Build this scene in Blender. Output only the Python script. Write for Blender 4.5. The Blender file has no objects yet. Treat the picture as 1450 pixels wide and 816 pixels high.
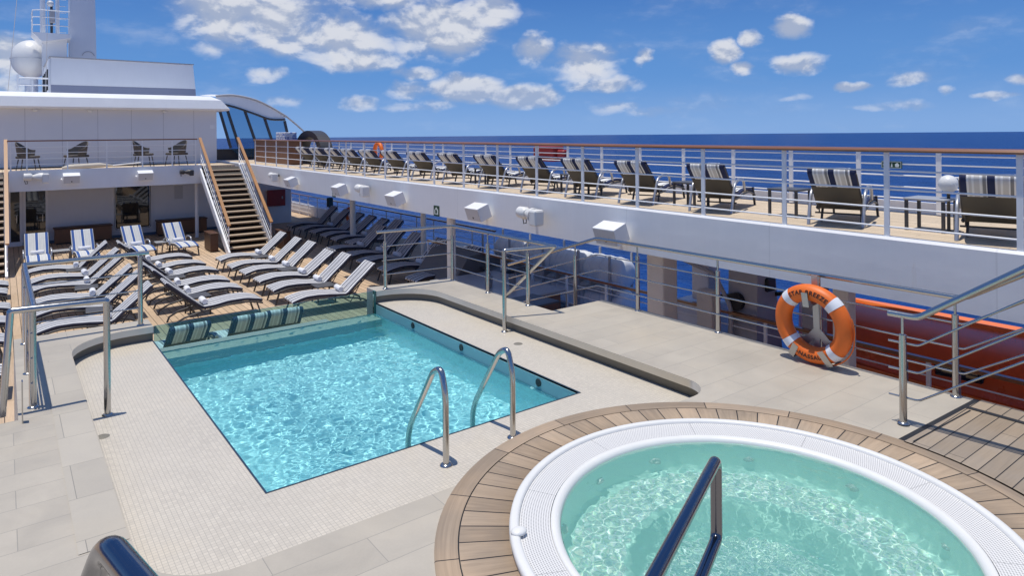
import bpy, bmesh, math, random
from mathutils import Vector, Matrix, noise
from mathutils.geometry import tessellate_polygon
random.seed(7)
SC = bpy.context.scene
COL = SC.collection
PI = math.pi
R = math.radians
V = Vector

# ------------------------------------------------------------------ mesh builder
class MB:
    def __init__(s):
        s.v = []; s.f = []; s.sm = []
    def add(s, vs, fs, smooth=False):
        b = len(s.v)
        s.v += [tuple(p) for p in vs]
        for f in fs:
            s.f.append(tuple(i + b for i in f)); s.sm.append(smooth)
        return s
    def box(s, x0, x1, y0, y1, z0, z1):
        vs = [(x, y, z) for z in (z0, z1) for y in (y0, y1) for x in (x0, x1)]
        return s.add(vs, [(0, 2, 3, 1), (4, 5, 7, 6), (0, 1, 5, 4), (2, 6, 7, 3), (0, 4, 6, 2), (1, 3, 7, 5)])
    def obox(s, c, ax, ay, az, hx, hy, hz):
        c, ax, ay, az = V(c), V(ax).normalized(), V(ay).normalized(), V(az).normalized()
        vs = [c + ax * (hx * i) + ay * (hy * j) + az * (hz * k) for k in (-1, 1) for j in (-1, 1) for i in (-1, 1)]
        return s.add(vs, [(0, 2, 3, 1), (4, 5, 7, 6), (0, 1, 5, 4), (2, 6, 7, 3), (0, 4, 6, 2), (1, 3, 7, 5)])
    def bar(s, p, q, w, h, up=(0, 0, 1)):
        p, q = V(p), V(q); d = (q - p); L = d.length; d.normalize()
        u = V(up)
        if abs(d.dot(u)) > .98: u = V((1, 0, 0))
        y = u.cross(d).normalized(); z = d.cross(y)
        return s.obox((p + q) / 2, d, y, z, L / 2, w / 2, h / 2)
    def rbox(s, x0, x1, y0, y1, z0, z1, r=.02, seg=2):
        bm = bmesh.new()
        bmesh.ops.create_cube(bm, size=1.0)
        for v in bm.verts:
            v.co = V(((x0 + x1) / 2 + v.co.x * (x1 - x0), (y0 + y1) / 2 + v.co.y * (y1 - y0), (z0 + z1) / 2 + v.co.z * (z1 - z0)))
        bmesh.ops.bevel(bm, geom=list(bm.edges), offset=r, segments=seg, affect='EDGES', profile=.5)
        bm.verts.ensure_lookup_table()
        for i, v in enumerate(bm.verts): v.index = i
        s.add([v.co[:] for v in bm.verts], [[v.index for v in f.verts] for f in bm.faces], False)
        bm.free(); return s
    def tube(s, pts, r, n=10, caps=True, closed=False):
        pts = [V(p) for p in pts]; m = len(pts)
        rr = r if isinstance(r, (list, tuple)) else [r] * m
        rings = []; ref = None
        for i, p in enumerate(pts):
            if closed:
                t = (pts[(i + 1) % m] - pts[i - 1])
            elif i == 0: t = pts[1] - pts[0]
            elif i == m - 1: t = pts[-1] - pts[-2]
            else:
                t = (pts[i + 1] - p).normalized() + (p - pts[i - 1]).normalized()
            t.normalize()
            if ref is None:
                ref = V((0, 0, 1)) if abs(t.z) < .9 else V((1, 0, 0))
            a = (ref - t * ref.dot(t))
            if a.length < 1e-5: a = V((1, 0, 0)) - t * t.x
            a.normalize(); ref = a
            b = t.cross(a)
            sc = 1.0
            if 0 < i < m - 1 and not closed:
                c = (pts[i + 1] - p).normalized().dot(t); sc = 1 / max(c, .6)
            rings.append([p + (a * math.cos(2 * PI * k / n) + b * math.sin(2 * PI * k / n)) * rr[i] * (sc if sc < 1.05 else 1.03) for k in range(n)])
        vs = [q for ring in rings for q in ring]; fs = []
        for i in range(m if closed else m - 1):
            j = (i + 1) % m
            for k in range(n):
                l = (k + 1) % n
                fs.append((i * n + k, i * n + l, j * n + l, j * n + k))
        s.add(vs, fs, True)
        if caps and not closed:
            s.add(rings[0], [tuple(reversed(range(n)))]); s.add(rings[-1], [tuple(range(n))])
        return s
    def cyl(s, p, q, r, n=14, r2=None):
        return s.tube([p, q], [r, r if r2 is None else r2], n)
    def lathe(s, prof, c=(0, 0, 0), n=64, a0=0, a1=2 * PI, smooth=True):
        full = abs(a1 - a0 - 2 * PI) < 1e-6
        m = n if full else n + 1
        vs = []; fs = []
        for i in range(m):
            a = a0 + (a1 - a0) * i / n
            for (r, z) in prof: vs.append((c[0] + r * math.cos(a), c[1] + r * math.sin(a), c[2] + z))
        k = len(prof)
        for i in range(n):
            j = (i + 1) % m
            for t in range(k - 1):
                fs.append((i * k + t, j * k + t, j * k + t + 1, i * k + t + 1))
        return s.add(vs, fs, smooth)
    def sphere(s, c, rx, ry=None, rz=None, nu=20, nv=12):
        ry = ry or rx; rz = rz or rx; vs = []; fs = []
        for j in range(nv + 1):
            t = PI * j / nv
            for i in range(nu):
                a = 2 * PI * i / nu
                vs.append((c[0] + rx * math.sin(t) * math.cos(a), c[1] + ry * math.sin(t) * math.sin(a), c[2] + rz * math.cos(t)))
        for j in range(nv):
            for i in range(nu):
                l = (i + 1) % nu
                fs.append((j * nu + i, (j + 1) * nu + i, (j + 1) * nu + l, j * nu + l))
        return s.add(vs, fs, True)
    def poly(s, outer, z, holes=()):
        loops = [[V((x, y, 0)) for x, y in outer]] + [[V((x, y, 0)) for x, y in h] for h in holes]
        tri = tessellate_polygon(loops)
        pts = [p for l in loops for p in l]
        fs = []
        for t in tri:
            a, b, c = [pts[i] for i in t]
            if (b - a).cross(c - a).z < 0: t = (t[0], t[2], t[1])
            fs.append(t)
        return s.add([(p.x, p.y, z) for p in pts], fs)
    def wall(s, loop, z0, z1, closed=True, smooth=False, flip=False):
        n = len(loop); vs = []
        for x, y in loop: vs += [(x, y, z0), (x, y, z1)]
        fs = []
        for i in range(n if closed else n - 1):
            j = (i + 1) % n
            f = (2 * i, 2 * j, 2 * j + 1, 2 * i + 1)
            fs.append(f[::-1] if flip else f)
        return s.add(vs, fs, smooth)
    def prism(s, pts, axis, a0, a1):
        """extrude a 2-D outline; axis 'x': pts are (y,z), 'y': (x,z), 'z': (x,y)"""
        def P(p, a):
            return (a, p[0], p[1]) if axis == 'x' else (p[0], a, p[1]) if axis == 'y' else (p[0], p[1], a)
        n = len(pts)
        vs = [P(p, a0) for p in pts] + [P(p, a1) for p in pts]
        fs = [tuple(range(n))[::-1], tuple(range(n, 2 * n))] + [(i, (i + 1) % n, n + (i + 1) % n, n + i) for i in range(n)]
        return s.add(vs, fs)
    def xf(s, M):
        s.v = [tuple(M @ V(p)) for p in s.v]; return s
    def join(s, o):
        b = len(s.v); s.v += o.v; s.f += [tuple(i + b for i in f) for f in o.f]; s.sm += o.sm; return s
    def build(s, name, mat, parent=None, loc=None, up=False):
        me = bpy.data.meshes.new(name)
        me.from_pydata(s.v, [], s.f)
        me.polygons.foreach_set('use_smooth', s.sm)
        bm = bmesh.new(); bm.from_mesh(me)
        if up:
            bm.normal_update()
            bmesh.ops.reverse_faces(bm, faces=[f for f in bm.faces if f.normal.z < 0])
        else: bmesh.ops.recalc_face_normals(bm, faces=bm.faces)
        bm.to_mesh(me); bm.free()
        me.materials.append(mat); me.update()
        o = bpy.data.objects.new(name, me); COL.objects.link(o)
        if loc is not None: o.location = loc
        if parent is not None: o.parent = parent
        return o

def arc(c, r, a0, a1, n):
    return [(c[0] + r * math.cos(a0 + (a1 - a0) * i / n), c[1] + r * math.sin(a0 + (a1 - a0) * i / n)) for i in range(n + 1)]
def fillet(pts, r, n=5):
    """round the inner corners of a polyline of 3-D points"""
    pts = [V(p) for p in pts]; out = [pts[0]]
    for i in range(1, len(pts) - 1):
        p, a, b = pts[i], pts[i - 1], pts[i + 1]
        da, db = (a - p), (b - p); la, lb = da.length, db.length
        k = min(r, la * .45, lb * .45); da.normalize(); db.normalize()
        q0, q1 = p + da * k, p + db * k
        for t in range(n + 1):
            u = t / n
            out.append(q0 * (1 - u) ** 2 + p * 2 * u * (1 - u) + q1 * u ** 2)
    out.append(pts[-1]); return out

def tag(o, label=None, cat=None, group=None, kind=None):
    if label: o['label'] = label
    if cat: o['category'] = cat
    if group: o['group'] = group
    if kind: o['kind'] = kind
    return o
def thing(name, label, cat, loc=(0, 0, 0), rotz=0, group=None, scale=1.0):
    o = bpy.data.objects.new(name, None); COL.objects.link(o)
    o.empty_display_size = .1
    o.location = loc; o.rotation_euler = (0, 0, rotz); o.scale = (scale,) * 3
    return tag(o, label, cat, group)
def structure(name, mb, mat):
    return tag(mb.build(name, mat), kind='structure')
def dup(root, loc, rotz=None, label=None, group=None, scale=None):
    def cp(o, par):
        c = o.copy(); COL.objects.link(c)
        if par is not None: c.parent = par
        for ch in KIDS.get(o.name, []): cp(ch, c)
        return c
    r = cp(root, None); r.location = loc
    if rotz is not None: r.rotation_euler = (0, 0, rotz)
    if scale is not None: r.scale = (scale,) * 3
    if label: r['label'] = label
    if group: r['group'] = group
    return r
KIDS = {}
def learn(root):
    """remember the children of a finished thing so that dup can copy them"""
    for o in bpy.data.objects:
        if o.parent is not None:
            l = KIDS.setdefault(o.parent.name, [])
            if o not in l: l.append(o)

# ------------------------------------------------------------------ node helper
class G:
    def __init__(s, nt): s.nt = nt
    def n(s, t, **kw):
        d = s.nt.nodes.new(t)
        for k, v in kw.items():
            setattr(d, k, v)
        return d
    def put(s, sock, v):
        if hasattr(v, 'is_linked') or hasattr(v, 'links'): s.nt.links.new(v, sock)
        else:
            if sock.type == 'RGBA' and not isinstance(v, (int, float)) and len(v) == 3: v = (*v, 1)
            sock.default_value = v
    def m(s, op, a, b=None, c=None, clamp=False):
        d = s.n('ShaderNodeMath', operation=op); d.use_clamp = clamp
        s.put(d.inputs[0], a)
        if b is not None: s.put(d.inputs[1], b)
        if c is not None: s.put(d.inputs[2], c)
        return d.outputs[0]
    def vm(s, op, a, b=None):
        d = s.n('ShaderNodeVectorMath', operation=op); s.put(d.inputs[0], a)
        if b is not None: s.put(d.inputs[1], b)
        return d.outputs['Value'] if op in ('LENGTH', 'DOT_PRODUCT') else d.outputs[0]
    def mix(s, f, a, b, mode='MIX'):
        d = s.n('ShaderNodeMix', data_type='RGBA', blend_type=mode)
        s.put(d.inputs['Factor'], f); s.put(d.inputs[6], a); s.put(d.inputs[7], b)
        return d.outputs[2]
    def sstep(s, x, a, b, o0=0., o1=1.):
        d = s.n('ShaderNodeMapRange', interpolation_type='SMOOTHSTEP')
        s.put(d.inputs[0], x); s.put(d.inputs[1], a); s.put(d.inputs[2], b); s.put(d.inputs[3], o0); s.put(d.inputs[4], o1)
        return d.outputs[0]
    def noise(s, vec, scale, detail=3, rough=.55, dist=0.):
        d = s.n('ShaderNodeTexNoise'); s.put(d.inputs['Vector'], vec)
        d.inputs['Scale'].default_value = scale; d.inputs['Detail'].default_value = detail
        d.inputs['Roughness'].default_value = rough; d.inputs['Distortion'].default_value = dist
        return d.outputs['Fac']
    def xyz(s, vec):
        d = s.n('ShaderNodeSeparateXYZ'); s.put(d.inputs[0], vec); return d.outputs
    def comb(s, x, y, z):
        d = s.n('ShaderNodeCombineXYZ'); s.put(d.inputs[0], x); s.put(d.inputs[1], y); s.put(d.inputs[2], z); return d.outputs[0]
    def pos(s): return s.n('ShaderNodeNewGeometry').outputs['Position']
    def obj(s): return s.n('ShaderNodeTexCoord').outputs['Object']
    def scale(s, vec, k):
        d = s.n('ShaderNodeVectorMath', operation='MULTIPLY'); s.put(d.inputs[0], vec); s.put(d.inputs[1], k); return d.outputs[0]
    def bump(s, h, strength=.3, dist=.01):
        d = s.n('ShaderNodeBump'); d.inputs['Strength'].default_value = strength; d.inputs['Distance'].default_value = dist
        s.put(d.inputs['Height'], h); return d.outputs[0]

def material(name, color=(.5, .5, .5), rough=.6, metal=0., fn=None, **kw):
    m = bpy.data.materials.new(name); m.use_nodes = True
    b = m.node_tree.nodes['Principled BSDF']
    b.inputs['Base Color'].default_value = (*color, 1)
    b.inputs['Roughness'].default_value = rough; b.inputs['Metallic'].default_value = metal
    for k, v in kw.items(): b.inputs[k.replace('_', ' ')].default_value = v
    if fn: fn(G(m.node_tree), b)
    return m
def painted(name, c, rough=.4, var=.06, scale=1.3, metal=0., bumpy=0.):
    """paint or plastic with faint uneven wear"""
    def fn(g, b):
        p = g.pos()
        n = g.noise(p, scale, 4, .6)
        n2 = g.noise(g.scale(p, (9, 9, 1.6)), 1.0, 3, .6)
        k = g.m('ADD', g.m('MULTIPLY', g.m('SUBTRACT', n, .5), var * 2), g.m('MULTIPLY', g.m('SUBTRACT', n2, .5), var))
        f = g.m('ADD', 1.0, k)
        g.put(b.inputs['Base Color'], g.mix(1.0, c, g.comb(f, f, f), 'MULTIPLY'))
        g.put(b.inputs['Roughness'], g.m('ADD', rough, g.m('MULTIPLY', g.m('SUBTRACT', n, .5), .2)))
        if bumpy: g.put(b.inputs['Normal'], g.bump(n, .3, bumpy))
    return material(name, c, rough, metal, fn)

def planks(name, c, width, along='y', seam=.006, seamc=(.02, .018, .016), length=2.4, rough=.65, contrast=.14, local=False, grey=0.):
    """deck boards with dark caulked seams"""
    def fn(g, b):
        x, y, z = g.xyz(g.obj() if local else g.pos())
        if along == 'y': a, l = x, y
        else: a, l = y, x
        u = g.m('DIVIDE', a, width)
        row = g.m('FLOOR', u); fr = g.m('SUBTRACT', u, row)
        edge = g.m('MULTIPLY', g.m('MINIMUM', fr, g.m('SUBTRACT', 1.0, fr)), width)
        wn = g.n('ShaderNodeTexWhiteNoise', noise_dimensions='1D'); g.put(wn.inputs['W'], row)
        off = g.m('MULTIPLY', wn.outputs['Value'], length)
        lv = g.m('DIVIDE', g.m('ADD', l, off), length)
        lrow = g.m('FLOOR', lv); lf = g.m('SUBTRACT', lv, lrow)
        ledge = g.m('MULTIPLY', g.m('MINIMUM', lf, g.m('SUBTRACT', 1.0, lf)), length)
        wn2 = g.n('ShaderNodeTexWhiteNoise', noise_dimensions='2D'); g.put(wn2.inputs['Vector'], g.comb(row, lrow, 0))
        seamm = g.m('MAXIMUM', g.m('LESS_THAN', edge, seam / 2), g.m('LESS_THAN', ledge, seam / 3))
        gv = g.comb(g.m('MULTIPLY', a, 40.), g.m('MULTIPLY', l, 2.2), wn2.outputs['Value'])
        gr = g.noise(gv, 1.0, 5, .65)
        big = g.noise(g.comb(a, l, 0), .7, 3, .6)
        k = g.m('ADD', g.m('MULTIPLY', g.m('SUBTRACT', wn2.outputs['Value'], .5), contrast * 2), g.m('MULTIPLY', g.m('SUBTRACT', gr, .5), .55))
        k = g.m('ADD', k, g.m('MULTIPLY', g.m('SUBTRACT', big, .5), .35))
        f = g.m('ADD', 1.0, k)
        col = g.mix(1.0, c, g.comb(f, f, f), 'MULTIPLY')
        if grey:
            l_ = sum(c) / 3
            col = g.mix(g.m('MULTIPLY', g.sstep(big, .35, .7), grey), col, (l_ * 1.05, l_, l_ * .95))
        g.put(b.inputs['Base Color'], g.mix(seamm, col, seamc))
        b.inputs['Roughness'].default_value = rough
        g.put(b.inputs['Normal'], g.bump(g.m('SUBTRACT', gr, g.m('MULTIPLY', seamm, 2.)), .25, .004))
    return material(name, c, rough, 0, fn)

def wood(name, c, rough=.4, axis='y', coat=.0):
    def fn(g, b):
        x, y, z = g.xyz(g.pos())
        v = {'y': g.comb(g.m('MULTIPLY', x, 30.), g.m('MULTIPLY', y, 2.), g.m('MULTIPLY', z, 30.)),
             'x': g.comb(g.m('MULTIPLY', x, 2.), g.m('MULTIPLY', y, 30.), g.m('MULTIPLY', z, 30.)),
             'z': g.comb(g.m('MULTIPLY', x, 30.), g.m('MULTIPLY', y, 30.), g.m('MULTIPLY', z, 2.))}[axis]
        n = g.noise(v, 1., 5, .6); n2 = g.noise(g.pos(), 1.1, 3, .6)
        f = g.m('ADD', .55, g.m('ADD', g.m('MULTIPLY', n, .6), g.m('MULTIPLY', n2, .3)))
        g.put(b.inputs['Base Color'], g.mix(1.0, c, g.comb(f, f, f), 'MULTIPLY'))
        b.inputs['Coat Weight'].default_value = coat
    return material(name, c, rough, 0, fn)

def tiles(name, c, sx, sy, grout, gw, var=.07, offset=.5, rough=.5, stain=0.12, x0=0., y0=0., warm=0.):
    def fn(g, b):
        x, y, z = g.xyz(g.pos())
        v = g.m('DIVIDE', g.m('SUBTRACT', y, y0), sy); r = g.m('FLOOR', v); fv = g.m('SUBTRACT', v, r)
        u = g.m('ADD', g.m('DIVIDE', g.m('SUBTRACT', x, x0), sx), g.m('MULTIPLY', g.m('MODULO', r, 2.), offset))
        q = g.m('FLOOR', u); fu = g.m('SUBTRACT', u, q)
        ex = g.m('MULTIPLY', g.m('MINIMUM', fu, g.m('SUBTRACT', 1., fu)), sx)
        ey = g.m('MULTIPLY', g.m('MINIMUM', fv, g.m('SUBTRACT', 1., fv)), sy)
        e = g.m('LESS_THAN', g.m('MINIMUM', ex, ey), gw / 2)
        wn = g.n('ShaderNodeTexWhiteNoise', noise_dimensions='2D'); g.put(wn.inputs['Vector'], g.comb(q, r, 0))
        p = g.comb(x, y, wn.outputs['Value'])
        n = g.noise(p, 2.2, 5, .65, .6); n2 = g.noise(g.comb(x, y, 0.), .55, 4, .6); n3 = g.noise(g.comb(x, y, 3.), 60., 2, .5)
        f = g.m('ADD', 1., g.m('ADD', g.m('MULTIPLY', g.m('SUBTRACT', wn.outputs['Value'], .5), var * 2),
              g.m('ADD', g.m('MULTIPLY', g.m('SUBTRACT', n, .5), stain * 1.4), g.m('MULTIPLY', g.m('SUBTRACT', n2, .5), stain * 2))))
        f = g.m('ADD', f, g.m('MULTIPLY', g.m('SUBTRACT', n3, .5), .08))
        col = g.mix(1.0, c, g.comb(f, f, f), 'MULTIPLY')
        if warm: col = g.mix(g.m('MULTIPLY', g.sstep(n2, .5, .75), warm), col, (c[0], c[1] * .93, c[2] * .8))
        g.put(b.inputs['Base Color'], g.mix(e, col, grout))
        g.put(b.inputs['Roughness'], g.m('ADD', rough - .1, g.m('MULTIPLY', n, .25)))
        g.put(b.inputs['Normal'], g.bump(g.m('SUBTRACT', g.m('MULTIPLY', n3, .3), e), .2, .003))
    return material(name, c, rough, 0, fn)
# ------------------------------------------------------------------ materials
WHITE = painted('white_paint', (.84, .845, .85), .38, .05)
def hullfn(g, b):
    p = g.pos(); x, y, z = g.xyz(p)
    n = g.noise(g.scale(p, (1, .5, 1)), 1.1, 4, .6); st = g.noise(g.comb(x, g.m('MULTIPLY', y, 3.2), g.m('MULTIPLY', z, .5)), 1.6, 5, .7)
    f = g.m('ABSOLUTE', g.m('SUBTRACT', g.m('FRACT', g.m('DIVIDE', y, 2.7)), .5)); seam = g.m('GREATER_THAN', f, .4965)
    k = g.m('ADD', .95, g.m('ADD', g.m('MULTIPLY', g.m('SUBTRACT', n, .5), .12), g.m('MULTIPLY', g.m('SUBTRACT', st, .5), .10)))
    col = g.mix(1., (.85, .853, .86), g.comb(k, k, k), 'MULTIPLY')
    col = g.mix(g.m('MULTIPLY', g.sstep(st, .62, .80), .35), col, (.62, .55, .46))
    g.put(b.inputs['Base Color'], g.mix(g.m('MULTIPLY', seam, .22), col, (.5, .5, .5)))
    g.put(b.inputs['Normal'], g.bump(g.m('SUBTRACT', g.m('MULTIPLY', n, 2.), g.m('MULTIPLY', seam, .6)), .25, .02))
HULLW = material('white_ship_plate', (.8, .8, .8), .36, 0, hullfn)
WHITE_PANEL = painted('white_cladding', (.74, .75, .78), .45, .05)
CREAM = painted('cream_column_paint', (.80, .75, .66), .5, .06)
GREYP = painted('grey_davit_paint', (.42, .41, .42), .5, .08)
STEELREFL = material('steel_dark_reflection', (.20, .20, .22), .16, 1.0)  # same steel, darkened in its colour to imitate a dark reflection
STEEL = material('brushed_steel', (.50, .49, .475), .20, 1.0, lambda g, b: g.put(b.inputs['Roughness'],
        g.m('ADD', .13, g.m('MULTIPLY', g.noise(g.scale(g.pos(), (60, 60, 4)), 1., 3, .6), .16))))
GUN = painted('gunmetal_frame', (.055, .053, .055), .42, .1)
SILVER = painted('silver_frame', (.46, .47, .50), .35, .06, metal=.6)
TEAKCAP = wood('varnished_teak', (.25, .10, .045), .28, 'y', .4)
TEAKRAIL = wood('golden_teak', (.40, .195, .07), .4, 'z', .15)
DARKWOOD = wood('brown_wood', (.085, .036, .018), .5, 'z')
DARKWOODX = wood('brown_cabinet_wood', (.21, .10, .05), .5, 'z')
DECK = planks('teak_deck_boards', (.55, .40, .265), .16, 'y', .012, (.05, .035, .03), 3.2, .7, .09)
DECKU = planks('upper_deck_boards', (.62, .50, .36), .14, 'y', .008, (.16, .12, .09), 3.0, .7, .08)
SPADECK = planks('weathered_deck_boards', (.335, .258, .180), .125, 'x', .008, (.012, .011, .012), 1.9, .65, .13, grey=.45)
TILE = tiles('stone_tile', (.465, .418, .345), 1.2, .305, (.31, .285, .245), .005, .03, .5, .45, .24, .66, .1, warm=.4)
TILER = tiles('stone_border_tile', (.48, .434, .36), .62, .62, (.26, .24, .205), .005, .05, .5, .45, .14, .1, .2, warm=.3)
MOSAIC = tiles('mosaic_tile', (.60, .545, .46), .034, .034, (.42, .385, .33), .0034, .05, 0., .4, .12, warm=.5)
STONE = painted('stone_edge', (.47, .44, .40), .5, .1, 3.)
NOSING = painted('tile_nosing', (.74, .69, .60), .5, .08, 3.)
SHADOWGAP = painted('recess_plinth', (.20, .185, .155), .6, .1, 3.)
BLACK = painted('black_rubber', (.02, .02, .021), .5, .1)
TOWEL = material('towel_cotton', (.80, .80, .83), .95, 0, lambda g, b: g.put(b.inputs['Normal'], g.bump(g.noise(g.obj(), 130., 2, .6), .6, .006)), Sheen_Weight=.3)
TAUPE = painted('taupe_sling', (.115, .10, .075), .75, .08, 4.)
TABLE = painted('dark_table_top', (.085, .085, .09), .4, .1)
TABLEG = painted('grey_table_top', (.36, .37, .39), .35, .06)
GLASSD = material('dark_window_glass', (.018, .022, .026), .03, 0, Specular_IOR_Level=.9)
RED = painted('red_paint', (.30, .025, .022), .4, .1)
ORANGE = painted('life_ring_orange', (.82, .165, .018), .5, .16, 6.)
BOATO = painted('boat_orange_red', (.70, .12, .03), .30, .16, 1.2)
BOATB = painted('boat_bright_orange', (.88, .22, .045), .4, .06)
REFLECT = painted('reflective_tape', (.78, .80, .84), .3, .05)
BOXGREY = painted('speaker_grille', (.56, .57, .59), .5, .04)
GREEN = painted('sign_green', (.012, .055, .026), .4, .05)
SIGNW = painted('sign_white', (.72, .78, .74), .4, .03)
CANVAS = painted('grey_canvas', (.16, .155, .155), .8, .12, 1.6)
PLASTIC = painted('white_acrylic', (.77, .765, .74), .38, .05, 4.)
JETGREY = painted('jet_grey', (.42, .47, .45), .3, .05)
RAFT = painted('white_fibreglass', (.78, .79, .80), .3, .06)
CHAIRW = material('woven_brown', (.085, .075, .068), .7, 0, lambda g, b: g.put(b.inputs['Normal'], g.bump(g.n('ShaderNodeTexChecker').outputs['Fac'], .1, .01)))

def clear(name, tint, refl=.9, rough=.02, alpha=0., acol=(.1, .2, .2)):
    m = bpy.data.materials.new(name); m.use_nodes = True; nt = m.node_tree; g = G(nt)
    nt.nodes.remove(nt.nodes['Principled BSDF'])
    t = g.n('ShaderNodeBsdfTransparent'); t.inputs[0].default_value = (*tint, 1)
    gl = g.n('ShaderNodeBsdfGlossy'); gl.inputs['Roughness'].default_value = rough
    fr = g.n('ShaderNodeFresnel'); fr.inputs[0].default_value = 1.45
    mx = g.n('ShaderNodeMixShader'); g.put(mx.inputs[0], g.m('MULTIPLY', fr.outputs[0], refl))
    nt.links.new(t.outputs[0], mx.inputs[1]); nt.links.new(gl.outputs[0], mx.inputs[2])
    last = mx
    if alpha:
        d = g.n('ShaderNodeBsdfDiffuse'); d.inputs[0].default_value = (*acol, 1)
        m2 = g.n('ShaderNodeMixShader'); m2.inputs[0].default_value = alpha
        nt.links.new(mx.outputs[0], m2.inputs[1]); nt.links.new(d.outputs[0], m2.inputs[2]); last = m2
    nt.links.new(last.outputs[0], nt.nodes['Material Output'].inputs['Surface'])
    return m
POOLGLASS = clear('pool_glass', (.66, .84, .85), .9, .02, .06, (.2, .45, .45))
SCREEN = clear('windscreen_glass', (.55, .68, .78), 1., .02)

def water(name, tint, milk, milkc):
    # clear water with a little light-scattering bubble haze
    m = bpy.data.materials.new(name); m.use_nodes = True; nt = m.node_tree; g = G(nt)
    nt.nodes.remove(nt.nodes['Principled BSDF'])
    gl = g.n('ShaderNodeBsdfGlass'); gl.inputs['Color'].default_value = (*tint, 1); gl.inputs['Roughness'].default_value = 0; gl.inputs['IOR'].default_value = 1.33
    d = g.n('ShaderNodeBsdfDiffuse'); d.inputs[0].default_value = (*milkc, 1)
    mx = g.n('ShaderNodeMixShader'); mx.inputs[0].default_value = milk
    nt.links.new(gl.outputs[0], mx.inputs[1]); nt.links.new(d.outputs[0], mx.inputs[2])
    nt.links.new(mx.outputs[0], nt.nodes['Material Output'].inputs['Surface'])
    return m
POOLWATER = water('pool_water', (.95, .99, 1.), .12, (.13, .69, .75))
SPAWATER = water('spa_water', (.95, .995, .98), .25, (.36, .84, .71))

def poolfn(c, t=.032):
    def fn(g, b):
        x, y, z = g.xyz(g.pos())
        q = [g.m('FLOOR', g.m('DIVIDE', a, t)) for a in (x, y, z)]
        wn = g.n('ShaderNodeTexWhiteNoise', noise_dimensions='3D'); g.put(wn.inputs['Vector'], g.comb(*q))
        n = g.noise(g.pos(), .8, 3, .6)
        f = g.m('ADD', .86, g.m('ADD', g.m('MULTIPLY', wn.outputs['Value'], .22), g.m('MULTIPLY', n, .12)))
        g.put(b.inputs['Base Color'], g.mix(1., c, g.comb(f, f, f), 'MULTIPLY'))
    return fn
POOLTILE = material('pool_mosaic', (.2, .6, .7), .35, 0, poolfn((.43, .87, .91)))
POOLBENCH = material('pool_sandy_mosaic', (.3, .42, .33), .4, 0, poolfn((.36, .47, .36)))
POOLSIDE = material('pool_side_mosaic', (.2, .6, .7), .35, 0, poolfn((.48, .80, .84)))
POOLTRIM = material('pool_dark_trim', (.03, .05, .08), .3)
def spafn(g, b):
    x, y, z = g.xyz(g.pos()); t = .013
    q = [g.m('FLOOR', g.m('DIVIDE', a, t)) for a in (x, y, z)]
    wn = g.n('ShaderNodeTexWhiteNoise', noise_dimensions='3D'); g.put(wn.inputs['Vector'], g.comb(*q))
    f = g.m('ADD', .62, g.m('MULTIPLY', wn.outputs['Value'], .50))  # random mosaic tone, contrast raised to imitate fine caustic sparkle
    tint = g.mix(.24, (.70, .93, .86), wn.outputs['Color'])
    g.put(b.inputs['Base Color'], g.mix(1., tint, g.comb(f, f, f), 'MULTIPLY'))
SPAWALL = painted('spa_wall_acrylic', (.56, .86, .77), .3, .03)
SPASHELL = material('spa_shell', (.36, .66, .56), .35, 0, spafn)

def stripes(name, base, bands):
    """fabric striped along its length; bands: list of (centre, half width, colour) across the local width in metres"""
    def fn(g, b):
        x, y, z = g.xyz(g.obj())
        col = base
        for c, h, cc in bands:
            col = g.mix(g.sstep(g.m('ABSOLUTE', g.m('SUBTRACT', y, c)), h - .002, h + .002, 1., 0.), col, cc)
        n = g.noise(g.obj(), 5., 4, .6); f = g.m('ADD', .9, g.m('MULTIPLY', n, .2))
        g.put(b.inputs['Base Color'], g.mix(1., col, g.comb(f, f, f), 'MULTIPLY'))
        wv = g.noise(g.scale(g.obj(), (300, 300, 300)), 1., 1, .5)
        g.put(b.inputs['Normal'], g.bump(g.m('ADD', n, g.m('MULTIPLY', wv, .1)), .35, .02))
    return material(name, (.6, .6, .6), .85, 0, fn)
NAVY = (.032, .034, .058); GR = (.20, .20, .22); LT = (.64, .64, .65)
STRIPE_GREY = stripes('grey_striped_canvas', LT, [(c, .028, (.36, .36, .38)) for c in (-.085, .085)] + [(c, .024, NAVY) for c in (-.18, 0., .18)] + [(c, .028, NAVY) for c in (-.315, .315)])
BLUE = (.035, .095, .30); PALE = (.72, .71, .66); GREYL = (.40, .42, .46)
STRIPE_BLUE = stripes('blue_striped_canvas', PALE, [(c, .034, BLUE) for c in (-.25, 0., .25)] + [(c + d, .006, GREYL) for c in (-.125, .125) for d in (-.06, -.035, .035, .06)] + [(c, .018, (.58, .58, .56)) for c in (-.125, .125)])
STRIPE_DECK = stripes('navy_striped_canvas', (.66, .65, .62), [(c, .042, (.018, .028, .085)) for c in (-.27, 0., .27)] + [(c + d, .011, (.86, .86, .84)) for c in (-.135, .135) for d in (-.085, -.035, .04, .088)] + [(c, .016, (.26, .26, .26)) for c in (-.06, .195)])
# ------------------------------------------------------------------ the setting
ZT = -1.8                    # main deck
ZM = -.2                     # mosaic round the pool
def zu(y): return 1.3 + .0033 * (y - 3)      # upper deck rises slightly towards the bow
PX0, PX1, PY0, PY1 = 1.64, 4.95, 5.42, 10.4  # pool
ZW = -.37                    # pool water
SPA = (3.91, 2.60)

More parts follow.
